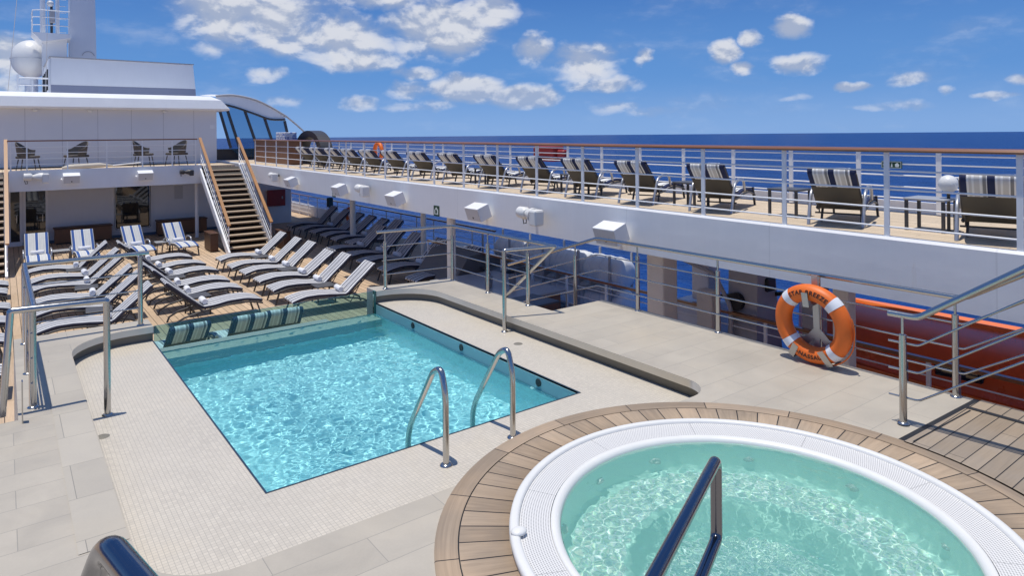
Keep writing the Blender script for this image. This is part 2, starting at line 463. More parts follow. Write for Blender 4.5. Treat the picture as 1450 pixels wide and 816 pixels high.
# sea
def seafn(g, b):
    p = g.pos()
    n1 = g.noise(g.scale(p, (.16, .10, 0)), 1., 6, .62, .4); n2 = g.noise(g.scale(p, (.9, .5, 0)), 1., 4, .6)
    n3 = g.noise(g.scale(p, (.011, .006, 0)), 1., 4, .6); n4 = g.noise(g.scale(p, (.05, .016, 0)), 1., 5, .65, .5)
    col = g.mix(g.sstep(n1, .3, .72), (.002, .018, .10), (.006, .046, .215))
    col = g.mix(g.m('MULTIPLY', g.sstep(n3, .35, .7), .5), col, (.004, .035, .155))
    col = g.mix(g.m('MULTIPLY', g.sstep(n4, .40, .70), .55), col, (.010, .062, .26))
    cap = g.m('MAXIMUM', g.sstep(g.m('ADD', n4, g.m('MULTIPLY', n1, .5)), 1.0, 1.1), g.sstep(g.m('ADD', n2, g.m('MULTIPLY', n1, .6)), 1.02, 1.12))
    col = g.mix(g.m('MULTIPLY', cap, .75), col, (.45, .55, .62))
    g.put(b.inputs['Base Color'], col)
    b.inputs['Roughness'].default_value = .28; b.inputs['IOR'].default_value = 1.16; b.inputs['Specular IOR Level'].default_value = .3
    g.put(b.inputs['Normal'], g.bump(g.m('ADD', g.m('MULTIPLY', n1, 1.), g.m('MULTIPLY', n2, .35)), 1., 1.6))
SEA = material('sea_water', (.01, .05, .2), .3, 0, seafn)
mb = MB(); mb.lathe([(0.5, 0), (40, 0), (200, 0), (1000, 0), (8400, 0)], (0, 0, -20), 160, smooth=False)
mb.add([(.6, 0, -20), (-.6, 0, -20), (0, .6, -20)], [(0, 1, 2)])
structure('sea', mb, SEA)

# main teak deck: wide forward, narrow beside the boats
mb = MB(); mb.box(-14, 13.6, 18.6, 46, ZT - .3, ZT); mb.box(-14, 10.75, 9.9, 18.598, ZT - .3, ZT); mb.box(7.5, 10.75, -7, 9.898, ZT - .3, ZT)
structure('teak_deck', mb, DECK)
mb = MB(); mb.box(-14, 13.55, 18.7, 46, -9., ZT - .32); mb.box(-14, 10.7, -7, 18.69, -9, ZT - .32)
structure('ship_hull_surface', mb, WHITE)

# tiled pool platform with recess and spa openings
rec = [(.65, 4.85)] + arc((1.17, 4.79), .52, PI, 1.5 * PI, 8)[1:] + [(5.3, 4.27)] + arc((5.42, 4.60), .33, -PI / 2, 0, 8) + \
      [(5.75, 9.6)] + arc((5.0, 9.62), .75, 0, PI / 2, 10) + [(PX1, 10.37), (PX1, 10.46), (PX0, 10.46), (PX0, 10.37)] + arc((1.37, 9.68), .72, PI / 2, PI, 10)
outer = [(-3, -4), (7.47, -4), (7.47, 7.6), (6.42, 7.6), (6.42, 10.4), (PX1 + .02, 10.66), (PX1 + .02, 10.46)]
# the platform runs round the recess; past the glass it is open
plat = [(-3, -4), (7.47, -4), (7.47, 7.6), (6.42, 7.6), (6.42, 10.42), (5.0, 10.72), (1.6, 10.86), (.1, 10.86), (.1, 7.74), (-3, 7.74)]
spa_hole = [(SPA[0] + 1.60 * math.cos(2 * PI * i / 64), SPA[1] + 1.60 * math.sin(2 * PI * i / 64)) for i in range(64)]
def scaled_gap():
    return [(1.6, 10.46), (1.6, 10.9), (5.0, 10.9), (5.0, 10.46)]
# split in a left/near part and keep the gap between the two far ends free for the glass
plat2 = [(-3, -4), (7.47, -4), (7.47, 7.6), (6.42, 7.6), (6.42, 10.42), (PX1, 10.74), (PX1, 10.46)]
rec_open = [(PX1, 10.37)] + list(reversed(arc((5.0, 9.62), .75, 0, PI / 2, 10))) + [(5.75, 4.60)] + list(reversed(arc((5.42, 4.60), .33, -PI / 2, 0, 8))) + \
           list(reversed(arc((1.17, 4.79), .52, PI, 1.5 * PI, 8))) + list(reversed(arc((1.37, 9.68), .72, PI / 2, PI, 10))) + [(PX0, 10.40)]
shape = plat2 + rec_open + [(PX0, 10.86), (.1, 10.86), (.1, 7.74), (-3, 7.74)]
mb = MB(); mb.poly(shape, 0., [spa_hole]); structure('tile_deck', mb, TILE)
mb = MB(); mb.wall([(7.47, -4), (7.47, 7.6), (6.42, 7.6), (6.42, 10.42), (PX1, 10.74), (PX1, 10.46)], ZT, -.001, False)
mb.wall([(PX0, 10.46), (PX0, 10.86), (.1, 10.86), (.1, 7.74), (-3, 7.74)], ZT, -.001, False)
structure('platform_side_surface', mb, STONE)
# recess edge: a tile nosing that overhangs a plinth, the shadow gap painted as its dark colour
mb = MB(); mb.wall(rec_open, -.085, -.001, False, True); structure('recess_nosing', mb, NOSING)
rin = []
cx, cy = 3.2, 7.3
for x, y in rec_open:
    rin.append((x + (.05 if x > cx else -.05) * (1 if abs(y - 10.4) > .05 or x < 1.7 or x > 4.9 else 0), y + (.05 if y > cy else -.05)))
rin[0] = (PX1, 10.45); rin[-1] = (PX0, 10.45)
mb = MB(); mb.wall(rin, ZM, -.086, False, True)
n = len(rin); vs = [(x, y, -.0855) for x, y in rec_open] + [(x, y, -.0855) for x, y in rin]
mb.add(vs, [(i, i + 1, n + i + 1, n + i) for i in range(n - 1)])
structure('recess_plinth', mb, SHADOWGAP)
# border tiles (2 strips) along the left and near edge of the recess
bo = [(.36, 10.3), (.36, 3.98), (1.9, 3.98), (1.9, 4.262), (1.17, 4.262)] + list(reversed(arc((1.17, 4.79), .53, PI, 1.5 * PI, 8)))[1:] + [(.64, 9.6), (.64, 10.3)]
mb = MB(); mb.poly([(.36, 9.55), (.36, 5.0), (.64, 5.0), (.64, 9.55)], .004); structure('tile_border', mb, TILER)
# mosaic floor round the pool
fl = [(.55, 4.15), (5.85, 4.15), (5.85, 10.5), (PX1, 10.5), (PX1, PY0), (PX0, PY0), (PX0, 10.5), (.55, 10.5)]
mb = MB(); mb.poly(fl, ZM); structure('mosaic_floor', mb, MOSAIC)

# weathered teak round the spa and towards the steps
mb = MB(); pts = [(SPA[0] + 2.05 * math.cos(a), SPA[1] + 2.05 * math.sin(a)) for a in [R(-62 + 60.4 * i / 16) for i in range(17)]]
mb.poly([(4.9, -4)] + pts + [(5.97, 2.56), (7.47, 2.5), (7.47, -4)], .012)
mb.wall([(5.97, 2.56), (7.47, 2.5)], .0, .012, False)
structure('spa_teak_deck', mb, SPADECK)
mb = MB(); mb.poly([(7.13, 2.515), (7.13, -4), (7.19, -4), (7.19, 2.513)][::-1], .017); mb.poly([(5.98, 2.565), (5.98, 2.615), (7.46, 2.555), (7.46, 2.505)][::-1], .006)
mb.poly([(6.02, 2.50), (6.02, 2.512), (7.1, 2.47), (7.1, 2.458)][::-1], .017)
structure('deck_drain_gap', mb, BLACK)

# lower teak ledge outside the pool glass
mb = MB(); mb.box(PX0 - .3, PX1 - .6, 10.56, 11.05, ZT, -.50); structure('pool_outer_ledge', mb, STONE)

# upper side deck
def slab(x0, x1, y0, y1, dz0, dz1, mbx):
    vs = [(x, y, zu(y) + dz) for dz in (dz0, dz1) for y in (y0, y1) for x in (x0, x1)]
    return mbx.add(vs, [(0, 2, 3, 1), (4, 5, 7, 6), (0, 1, 5, 4), (2, 6, 7, 3), (0, 4, 6, 2), (1, 3, 7, 5)])
mb = MB(); slab(8.66, 11.5, -7, 36, -.2, -.02, mb); structure('upper_deck', mb, DECKU)
mb = MB(); mb.box(11.63, 13.75, 18.65, 36, .92, 1.12); mb.box(11.63, 12.5, -7, 8.4, .92, 1.10); structure('forward_overhang_roof', mb, WHITE)
mb = MB(); slab(11.52, 11.62, -7, 36, -.5, .16, mb)
structure('upper_deck_kerb', mb, WHITE)
mb = MB(); slab(8.62, 11.5, -7, 36, -.40, -.22, mb); structure('upper_deck_ceiling', mb, WHITE_PANEL)
fx = MB()
vs = []
for y in (-7, 36): vs += [(8.53, y, zu(y) - .74), (8.53, y, zu(y) - .02), (8.56, y, zu(y) + .012), (8.65, y, zu(y) + .012), (8.65, y, zu(y) - .74)]
fx.add(vs, [(0, 1, 6, 5), (1, 2, 7, 6), (2, 3, 8, 7), (3, 4, 9, 8), (4, 0, 5, 9), (4, 3, 2, 1, 0), (5, 6, 7, 8, 9)])
tag(fx.build('upper_deck_fascia', HULLW), 'long white fascia wall along the edge of the upper sun deck', 'fascia')
# ------------------------------------------------------------------ pool
ZB = -1.35
def lum(o, rec=True):
    o.cycles.is_caustics_receiver = rec; return o
pool = thing('swimming_pool', 'rectangular turquoise swimming pool sunk into the mosaic floor', 'pool', (0, 0, 0))
lum(MB().add([(PX0, PY0, ZB), (PX1, PY0, ZB), (PX1, PY1, ZB), (PX0, PY1, ZB)], [(0, 1, 2, 3)]).build('pool_floor', POOLTILE, pool))
mb = MB(); mb.wall([(PX0, PY1), (PX0, PY0), (PX1, PY0), (PX1, PY1)], ZB, ZM - .001, False)
lum(mb.build('pool_side', POOLSIDE, pool))
mb = MB(); mb.wall([(PX0, PY1), (PX1, PY1)], ZB, -.80, False); lum(mb.build('pool_far_side', POOLSIDE, pool))
mb = MB(); mb.box(PX0, PX1, PY1 - .012, PY1 - .002, -.82, -.775)
for xx in (PX0, PX1): pass
lum(mb.build('glass_sill_trim', POOLTRIM, pool))
mb = MB(); mb.box(PX0 + .003, PX1 - .06, 10.06, PY1 - .015, -.80, -.425); lum(mb.build('shallow_ledge', POOLBENCH, pool))
mb = MB(); mb.box(PX0 + .003, PX1 - .06, 10.045, 10.059, -.80, -.422); lum(mb.build('ledge_edge_trim', POOLTRIM, pool))
t_ = .016
mb = MB()
mb.box(PX0 - t_, PX0, PY0 - t_, PY1, ZM - .02, ZM + .004); mb.box(PX1, PX1 + t_, PY0 - t_, PY1, ZM - .02, ZM + .004); mb.box(PX0, PX1, PY0 - t_, PY0, ZM - .02, ZM + .004)
mb.build('coping_trim', POOLTRIM, pool)
gl = MB(); gl.box(PX0 + .01, PX1 - .03, PY1 + .01, PY1 + .04, -.80, -.002); gl.build('glass_wall', POOLGLASS, pool)
ed = MB(); ed.box(PX1 - .028, PX1 - .002, PY1 - .02, PY1 + .05, -.8, .004); ed.build('glass_end_channel', material('green_glass_edge', (.03, .16, .15), .2), pool)
mb = MB(); mb.box(PX1 - .05, PX1 - .004, PY0 + .03, PY1 - .05, ZM - .205, ZM - .185); lum(mb.build('side_ledge', POOLSIDE, pool))
mb = MB(); mb.box(PX1 - .008, PX1 - .003, PY0 + .003, PY1 - .03, -.44, ZM - .021); lum(mb.build('waterline_band', material('teal_waterline_tile', (.26, .47, .50), .35), pool))
for y in (9.1, 7.75, 6.1):
    mb = MB(); mb.tube([(PX1 - .02, y, -.285), (PX1 - .009, y, -.285)], .045, 16); lum(mb.build('wall_inlet', BLACK, pool))
# water with real ripples
nx, ny = 200, 300; vs = []; fs = []
def rip(x, y):
    q = V((x * 1.0, y * 1.0, 0))
    return (.0064 * noise.noise(V((x * 7., y * 7., 0))) + .0036 * noise.noise(V((x * 15., y * 15., 3))) + .0011 * noise.noise(V((x * 29., y * 29., 9)))) * (.75 + .7 * noise.noise(V((x * .9, y * .9, 5)))) + .004 * math.sin(2.1 * x + 1.7 * y)
for j in range(ny + 1):
    for i in range(nx + 1):
        x = PX0 + .004 + (PX1 - PX0 - .008) * i / nx; y = PY0 + .004 + (PY1 - PY0 - .004) * j / ny
        vs.append((x, y, ZW + rip(x, y)))
for j in range(ny):
    for i in range(nx):
        a = j * (nx + 1) + i; fs.append((a, a + 1, a + nx + 2, a + nx + 1))
w = MB().add(vs, fs, True).build('water', POOLWATER, pool, up=True); w.cycles.is_caustics_caster = True

def grab_rail(x, y, label):
    t = thing('pool_grab_rail', label, 'handrail', (x, y, ZM), 0, 'grab rails of the pool ladder')
    pts = fillet([(0, 0, 0), (0, 0, .60), (.0, .07, .80), (0, .2, .74), (0, .62, .14), (0, .67, .0), (0, .67, -.6)], .13, 6)
    MB().tube(pts, .027, 14).build('rail_loop', STEEL, t)
    MB().lathe([(0, .022), (.035, .02), (.055, .006), (.055, 0)], (0, 0, 0), 20).build('flange', STEEL, t)
    return t
grab_rail(2.98, 4.93, 'shiny steel grab rail of the pool with its round foot in view')
grab_rail(3.74, 5.0, 'shiny steel grab rail of the pool whose foot the spa border hides')
for x, y, l in ((.73, 7.38, 'round dark floor drain in the mosaic by the left border'), (5.89 - .42, 7.18, 'small round floor drain in the mosaic beside the raised tile edge')):
    mb = MB(); mb.lathe([(0, .006), (.05, .006), (.06, .001)], (x, y, ZM), 20)
    tag(mb.build('floor_drain', SHADOWGAP, None), l, 'drain', 'floor drains')

# ------------------------------------------------------------------ spa
spa = thing('whirlpool_spa', 'round white whirlpool spa with green water and overflow grate', 'whirlpool', (SPA[0], SPA[1], 0))
MB().lathe([(1.595, -.01), (1.605, .03), (1.60, .052), (1.585, .06), (1.555, .06), (1.54, .052), (1.538, .034)], n=128).build('outer_rim', PLASTIC, spa)
def gratefn(g, b):
    x, y, z = g.xyz(g.obj())
    a = g.m('MULTIPLY', g.m('ARCTAN2', y, x), 560 / (2 * PI)); r = g.m('SQRT', g.m('ADD', g.m('MULTIPLY', x, x), g.m('MULTIPLY', y, y)))
    q = g.m('MULTIPLY', r, 62.)
    row = g.m('FLOOR', q); au = g.m('ADD', a, g.m('MULTIPLY', row, .5))
    fa = g.m('ABSOLUTE', g.m('SUBTRACT', g.m('FRACT', au), .5)); fr = g.m('ABSOLUTE', g.m('SUBTRACT', g.m('FRACT', q), .5))
    d = g.m('ADD', g.m('MULTIPLY', fa, fa), g.m('MULTIPLY', fr, fr))
    hole = g.sstep(d, .07, .10, 1., 0.)
    seg = g.m('ABSOLUTE', g.m('SUBTRACT', g.m('FRACT', g.m('MULTIPLY', a, 10 / 560.)), .5))
    hole = g.m('MAXIMUM', hole, g.m('LESS_THAN', seg, .0022))
    g.put(b.inputs['Base Color'], g.mix(hole, (.76, .75, .73), (.34, .335, .33)))
    g.put(b.inputs['Normal'], g.bump(g.m('SUBTRACT', 1., hole), .5, .004))
GRATE = material('overflow_grate', (.8, .8, .8), .4, 0, gratefn)
MB().lathe([(1.536, .036), (1.335, .022)], n=160).build('overflow_grate', GRATE, spa)
MB().lathe([(1.333, .014), (1.328, .028), (1.315, .032), (1.294, .029), (1.276, .016), (1.266, 0), (1.262, -.06)], n=128).build('inner_rim', PLASTIC, spa)
lum(MB().lathe([(1.264, -.055), (1.26, -.42), (1.25, -.47), (1.20, -.50)], n=128).build('shell_wall', SPAWALL, spa))
lum(MB().lathe([(.84, -.522), (.80, -.56), (.785, -.92), (.74, -.98)], n=96).build('well_wall', SPAWALL, spa))
lum(MB().lathe([(1.2, -.50), (.84, -.522)], n=128).lathe([(.74, -.98), (.0, -1.0)], n=96).build('mosaic_bench', SPASHELL, spa))
for px, py in ((4.36, 3.96), (3.71, 3.91), (5.01, 3.39), (5.25, 2.59), (4.95, 1.84), (3.05, 3.6)):
    d = V((px - SPA[0], py - SPA[1], 0)).normalized()
    mb = MB(); c = d * 1.262 + V((0, 0, -.28))
    mb.tube([c, c - d * .02], [.045, .04], 16); mb.tube([c - d * .02, c - d * .032], [.022, .018], 12)
    lum(mb.build('jet_nozzle', JETGREY, spa))
mb = MB(); mb.sphere((1.31 * math.cos(R(147)) * 1.18, 1.31 * math.sin(R(147)) * 1.18, .062), .055, .045, .022, 16, 8); mb.build('air_control_knob', PLASTIC, spa)
# foot wells seen as darker rounds on the bottom
for dx_, dy_ in ((-.14, -.52), (.12, -.78)):
    lum(MB().lathe([(0, -.955), (.10, -.955), (.13, -.965), (.135, -.99)], (dx_, dy_, 0), 24).build('suction_cover', GUN, spa))
nr, na = 150, 420; vs = [(0, 0, 0.0)]; fs = []
def rip2(x, y):
    r = math.hypot(x, y); e = min(1, (1.262 - r) * 8)
    return .0040 * noise.noise(V((x * 9, y * 9, 11))) + .0026 * noise.noise(V((x * 22, y * 22, 2)))
for k in range(1, nr + 1):
    r = 1.262 * k / nr
    for i in range(na):
        a = 2 * PI * i / na; x, y = r * math.cos(a), r * math.sin(a); vs.append((x, y, -.005 + rip2(x, y)))
for i in range(na): fs.append((0, 1 + i, 1 + (i + 1) % na))
for k in range(nr - 1):
    for i in range(na):
        j = (i + 1) % na; a = 1 + k * na
        fs.append((a + i, a + na + i, a + na + j, a + j))
w = MB().add(vs, fs, True).build('water', SPAWATER, spa, up=True); w.cycles.is_caustics_caster = True

# weathered teak border of the spa: radial boards inside, long curved boards outside
def ringfn(nseg, seam, seed):
    def fn(g, b):
        x, y, z = g.xyz(g.obj())
        a = g.m('MULTIPLY', g.m('ADD', g.m('ARCTAN2', y, x), 4.0), nseg / (2 * PI)); r = g.m('SQRT', g.m('ADD', g.m('MULTIPLY', x, x), g.m('MULTIPLY', y, y)))
        row = g.m('FLOOR', a); fr = g.m('SUBTRACT', a, row)
        e = g.m('MULTIPLY', g.m('MULTIPLY', g.m('MINIMUM', fr, g.m('SUBTRACT', 1., fr)), r), 2 * PI / nseg)
        wn = g.n('ShaderNodeTexWhiteNoise', noise_dimensions='1D'); g.put(wn.inputs['W'], g.m('ADD', row, seed))
        if nseg > 40: gv = g.comb(g.m('MULTIPLY', a, 7.), g.m('MULTIPLY', r, 3.), wn.outputs['Value'])
        else: gv = g.comb(g.m('MULTIPLY', a, .8), g.m('MULTIPLY', r, 45.), wn.outputs['Value'])
        gr = g.noise(gv, 1., 5, .65); big = g.noise(g.obj(), 1.3, 3, .6)
        f = g.m('ADD', .92, g.m('ADD', g.m('MULTIPLY', g.m('SUBTRACT', wn.outputs['Value'], .5), .32), g.m('MULTIPLY', g.m('SUBTRACT', gr, .5), .7)))
        c = g.mix(g.sstep(big, .35, .65), (.46, .338, .228), (.37, .285, .205))
        col = g.mix(1., c, g.comb(f, f, f), 'MULTIPLY')
        g.put(b.inputs['Base Color'], g.mix(g.m('LESS_THAN', e, seam), col, (.012, .011, .012)))
        g.put(b.inputs['Normal'], g.bump(gr, .25, .004))
    return fn
SPAIN = material('spa_border_inner_boards', (.3, .22, .17), .62, 0, ringfn(66, .005, 3))
SPAOUT = material('spa_border_outer_boards', (.3, .22, .17), .62, 0, ringfn(17, .0042, 50))
bd = thing('spa_teak_border', 'curved weathered teak border ringing the round spa', 'decking', (SPA[0], SPA[1], 0))
MB().lathe([(1.60, -.05), (1.605, .012), (1.925, .012)], n=128).build('inner_boards', SPAIN, bd)
MB().lathe([(1.934, .012), (2.072, .012), (2.08, .004), (2.08, -.2)], n=128).build('outer_boards', SPAOUT, bd)
MB().lathe([(1.9255, .006), (1.9335, .006)], n=128).build('caulk_joint', BLACK, bd)

# spa handrail and the end of the steps' handrail nearest the camera
h = thing('spa_handrail', 'dark reflecting steel hairpin handrail reaching over the spa rim', 'handrail', (0, 0, 0))
A = V((2.51, 1.86, 1.15)); D = V((-.905, -.44, .075)); Bv = V((2.51, 1.86, .80))
MB().tube(fillet([A + D * 2.6 - V((0, 0, .2)), A + D * 2.3, A, Bv, Bv + D * 2.3, Bv + D * 2.6 - V((0, 0, .1))], .045, 5), .0255, 16).build('rail_tube', STEELREFL, h)
for k in (1.7, ):
    p = A + D * k; MB().cyl((p.x, p.y, 0.0), (p.x, p.y, p.z - .02), .021).build('post', STEEL, h)
h = thing('step_handrail', 'bent end of a polished handrail at the near left corner', 'handrail', (0, 0, 0))
P0 = V((.137, 1.325, 1.915))
MB().tube(fillet([(.36, -.55, 2.03), (.245, .55, 1.975), P0, (.065, 1.62, 1.50), (-.10, 2.3, .0)], .05, 6), .0225, 16).build('rail_tube', STEELREFL, h)
MB().tube([(.36, -.55, 2.05), (.37, -.7, 0)], .021).build('post', STEEL, h)

# ------------------------------------------------------------------ steel railings of the pool platform
def post(mbx, x, y, z0, z1, r=.031, thin=.16):
    mbx.cyl((x, y, z0), (x, y, z1 - thin), r, 14); mbx.cyl((x, y, z1 - thin), (x, y, z1), r * .42, 8)
    mbx.lathe([(0, .02), (.03, .019), (.05, .006), (.05, 0)], (x, y, z0), 16); return mbx
def rods(t, pts_list, zs, r=.0095, off=0.):
    for dz in zs:
        MB().tube(fillet([(p[0], p[1], p[2] + dz) for p in pts_list], .03, 3), r, 8).build('rod', STEEL, t)
RZ = (.24, .48, .72)
# right-hand railing: long run, bend down to the main deck at the stairs, bend up towards the steps
t = thing('deck_railing', 'steel railing with thin rods along the tile edge by the orange ring', 'railing')
L = [(7.34, 9.9, -.75), (7.34, 7.6, 0), (7.4, 7.4, 0), (7.4, 2.62, 0), (7.4, .5, 1.35)]
MB().tube(fillet([(x, y, z + .97) for x, y, z in L if (x, y) != (7.4, 7.4)], .08, 5), .026, 12).build('handrail', STEEL, t)
rods(t, [L[0], L[1], L[3], L[4]], RZ)
for y in (6.82, 5.43, 4.06, 2.69): post(MB(), 7.4, y, .0, .96).build('post', STEEL, t)
post(MB(), 7.34, 8.1, -.6, .80).build('post', STEEL, t)
t = thing('stair_railing', 'steel corner railing of the tile platform above the shaded tables', 'railing')
MB().tube(fillet([(5.0, 10.45, .97), (6.38, 10.3, .97), (6.36, 7.45, .97), (6.42, 9.9, -.9)], .03, 4), .026, 12).build('handrail', STEEL, t)
MB().tube(fillet([(6.38, 7.46, .97), (5.66, 7.74, .95), (5.66, 7.74, .72)], .02, 3), .026, 12).build('gate_handrail', STEEL, t)
rods(t, [(5.1, 10.46, 0), (6.38, 10.32, 0), (6.36, 8.06, 0)], RZ)
for x, y in ((5.16, 10.46), (6.38, 10.28), (6.34, 9.12), (6.34, 8.06)): post(MB(), x, y, .0, .96).build('post', STEEL, t)
MB().cyl((5.66, 7.74, ZM), (5.66, 7.74, .95), .03, 14).lathe([(0, .02), (.03, .019), (.05, .006), (.05, 0)], (5.66, 7.74, ZM), 16).build('gate_post', STEEL, t)
t = thing('step_railing', 'short steel railing rising with the steps over the drain gap', 'railing')
L = [(6.34, 2.84, 0), (6.36, 2.60, 0), (6.40, .6, 1.42)]
MB().tube(fillet([(x, y, z + .965) for x, y, z in L], .05, 4), .028, 12).build('handrail', STEEL, t)
rods(t, L, RZ)
post(MB(), 6.34, 2.72, .012, .955).build('post', STEEL, t)
# left-hand railing with its gate end standing on the mosaic
t = thing('pool_railing', 'thick steel railing round the left corner of the tile platform', 'railing')
MB().tube(fillet([(1.62, 10.58, .99), (.21, 10.58, .995), (.23, 7.93, .97)], .02, 3), .028, 12).build('handrail', STEEL, t)
MB().tube(fillet([(.83, 7.93, ZM), (.83, 7.93, .955), (.05, 7.93, .975), (-.02, 7.93, .0)], .02, 4), .031, 14).build('gate_frame', STEEL, t)
rods(t, [(1.52, 10.58, 0), (.21, 10.58, 0), (.21, 7.95, 0)], RZ)
for x, y in ((1.51, 10.58), (.21, 10.55), (.21, 9.2), (.22, 8.02)): post(MB(), x, y, 0, .97, .032, .02).build('post', STEEL, t)
MB().lathe([(0, .02), (.03, .019), (.052, .006), (.052, 0)], (.83, 7.93, ZM), 16).build('flange', STEEL, t)
MB().box(.125, .135, 7.62, 7.69, -.4, .38).build('flat_bar', STEEL, t)
# ------------------------------------------------------------------ loungers
MESHSEED = []
def sweep(path, th, w, seg=3):
    """cushion: rounded-rectangle section swept along an (x,z) path"""
    mbx = MB(); h = th / 2; r = h * .9; MESHSEED.append(1)
    sec = []
    for cxs, a0 in ((w / 2 - r, -90), (w / 2 - r, 0), (-w / 2 + r, 90), (-w / 2 + r, 180)):
        cz = (-h + r) if a0 in (-90, 180) else (h - r)
        for k in range(seg + 1):
            a = R(a0 + 90 * k / seg); sec.append((cxs + r * math.cos(a), cz + r * math.sin(a)))
    n = len(sec); vs = []; m = len(path)
    for i in range(m):
        p = V((path[i][0], 0, path[i][1])); a = path[max(i - 1, 0)]; b = path[min(i + 1, m - 1)]
        t = V((b[0] - a[0], 0, b[1] - a[1])).normalized(); nn = V((-t.z, 0, t.x))
        k = .55 if i in (0, m - 1) else 1.
        for y, z in sec: vs.append(p + V((0, y, 0)) + nn * (z * k + (.012 * noise.noise(V((p.x * 5 + len(MESHSEED), y * 6, p.z * 5))) if th > .03 else 0)))
    fs = []
    for i in range(m - 1):
        for k in range(n):
            l = (k + 1) % n; fs.append((i * n + k, i * n + l, (i + 1) * n + l, (i + 1) * n + k))
    mbx.add(vs, fs, True)
    mbx.add(vs[:n], [tuple(range(n))]); mbx.add(vs[-n:], [tuple(range(n))[::-1]])
    return mbx
def smooth_path(pts, k=4):
    out = []
    for i in range(len(pts) - 1):
        p0 = pts[max(i - 1, 0)]; p1 = pts[i]; p2 = pts[i + 1]; p3 = pts[min(i + 2, len(pts) - 1)]
        for j in range(k):
            t = j / k
            out.append(tuple(.5 * ((2 * p1[c]) + (-p0[c] + p2[c]) * t + (2 * p0[c] - 5 * p1[c] + 4 * p2[c] - p3[c]) * t * t + (-p0[c] + 3 * p1[c] - 3 * p2[c] + p3[c]) * t ** 3) for c in (0, 1)))
    out.append(pts[-1]); return out
SEATP0 = SEATP = smooth_path([(0, .315), (.12, .35), (.38, .395), (.72, .385), (1.02, .345), (1.17, .335), (1.24, .36)], 4)
def slim_lounger(label, fabric=None, deg=41):
    t = thing('striped_lounger', label, 'sun lounger')
    ba = R(deg); hip = (1.20, .345)
    back = [(hip[0] + math.cos(ba) * d, hip[1] + math.sin(ba) * d) for d in (.02, .3, .6, .86, .90)]
    path = SEATP[:-2] + [(1.19, .343), (1.235, .372)] + back[1:]
    sweep(path, .062, .62).build('cushion', fabric or STRIPE_GREY, t)
    f = MB()
    for s in (-1, 1):
        f.tube([(x, s * .315, z - .05) for x, z in SEATP], .019, 8)
        f.tube([(hip[0] + math.cos(ba) * d + .03, s * .285, hip[1] + math.sin(ba) * d - .045) for d in (0, .45, .88)], .015, 6)
        f.tube([(1.55, s * .27, .60), (1.28, s * .27, .16)], .011, 6)
    for x in (.03, .5, 1.0): f.tube([(x, -.31, .30 + (.05 if x > .1 else 0)), (x, .31, .30 + (.05 if x > .1 else 0))], .013, 6)
    f.tube([(1.28, -.27, .16), (1.28, .27, .16)], .011, 6); f.tube([(1.87, -.28, .89), (1.87, .28, .89)], .013, 6)
    f.build('frame', GUN, t)
    for s in (-1, 1):
        MB().bar((.13, s * .31, .32), (.03, s * .325, 0), .035, .03).build('leg', GUN, t)
        MB().tube([(1.02, s * .315, .30), (1.25, s * .32, .27), (1.55, s * .325, .20), (1.72, s * .325, .11), (1.76, s * .325, 0)], .02, 8).build('leg', GUN, t)
    return t
def arm_lounger(label, fabric, flap, deg=48, dz=0.):
    SEATP = [(x_, z_ + dz) for x_, z_ in SEATP0]
    t = thing('armed_lounger', label, 'sun lounger')
    ba = R(deg); hip = (1.16, .345 + dz)
    back = [(hip[0] + math.cos(ba) * d, hip[1] + math.sin(ba) * d) for d in (.05, .3, .6, .80)]
    path = SEATP[:-3] + [(1.15, .340 + dz), (1.20, .372 + dz)] + back[1:]
    if flap:
        tx, tz = back[-1]; nb = (math.sin(ba), -math.cos(ba))
        for a in (30, 75, 120, 165):
            path.append((tx + .035 * nb[0] * (1 - math.cos(R(a))) + math.cos(ba) * .035 * math.sin(R(a)), tz + .035 * nb[1] * (1 - math.cos(R(a))) + math.sin(ba) * .035 * math.sin(R(a))))
        for d in (.06, .14, .22, .29): path.append((tx + nb[0] * .068 - math.cos(ba) * d, tz + nb[1] * .068 - math.sin(ba) * d))
        sweep(path, .044, .60).build('cushion', fabric, t)
    else:
        sweep(path, .06, .60).build('cushion', fabric, t)
    bp = [(hip[0] + .05 + math.cos(ba) * d, hip[1] - .035 + math.sin(ba) * d) for d in (.0, .25, .45, .66 if flap else .78)]
    sweep([(.9, .30 + dz), (1.1, .285 + dz)] + bp, .014, .585, 1).build('back_sling', TAUPE, t)
    f = MB()
    for s in (-1, 1):
        f.tube([(x, s * .30, z - .05) for x, z in SEATP], .018, 8)
        f.tube([(hip[0] + .03 + math.cos(ba) * d, s * .298, hip[1] - .03 + math.sin(ba) * d) for d in (0, .45, .78)], .014, 6)
        f.tube([(1.45, s * .27, .58), (1.22, s * .27, .14)], .01, 6)
    for x in (.03, .5, 1.0): f.tube([(x, -.30, .30), (x, .30, .30)], .012, 6)
    f.tube([(1.22, -.33, .14), (1.22, .33, .14)], .012, 6)
    f.build('frame', GUN, t)
    for s in (-1, 1):
        MB().bar((.13, s * .30, .32), (.04, s * .31, 0), .032, .028).build('leg', GUN, t)
        MB().bar((1.06, s * .25, .30), (1.16, s * .26, 0), .028, .025).build('leg', GUN, t)
        MB().tube([V(p) for p in fillet([(.78, s * .335, .32), (.86, s * .345, .50), (1.12, s * .345, .535), (1.38, s * .345, .46), (1.52, s * .345, .14), (1.56, s * .345, 0)], .1, 4)], .024, 8).build('armrest', SILVER, t)
    return t
NUM = ['nearest', 'second', 'third', 'fourth', 'fifth', 'sixth', 'seventh', 'eighth']
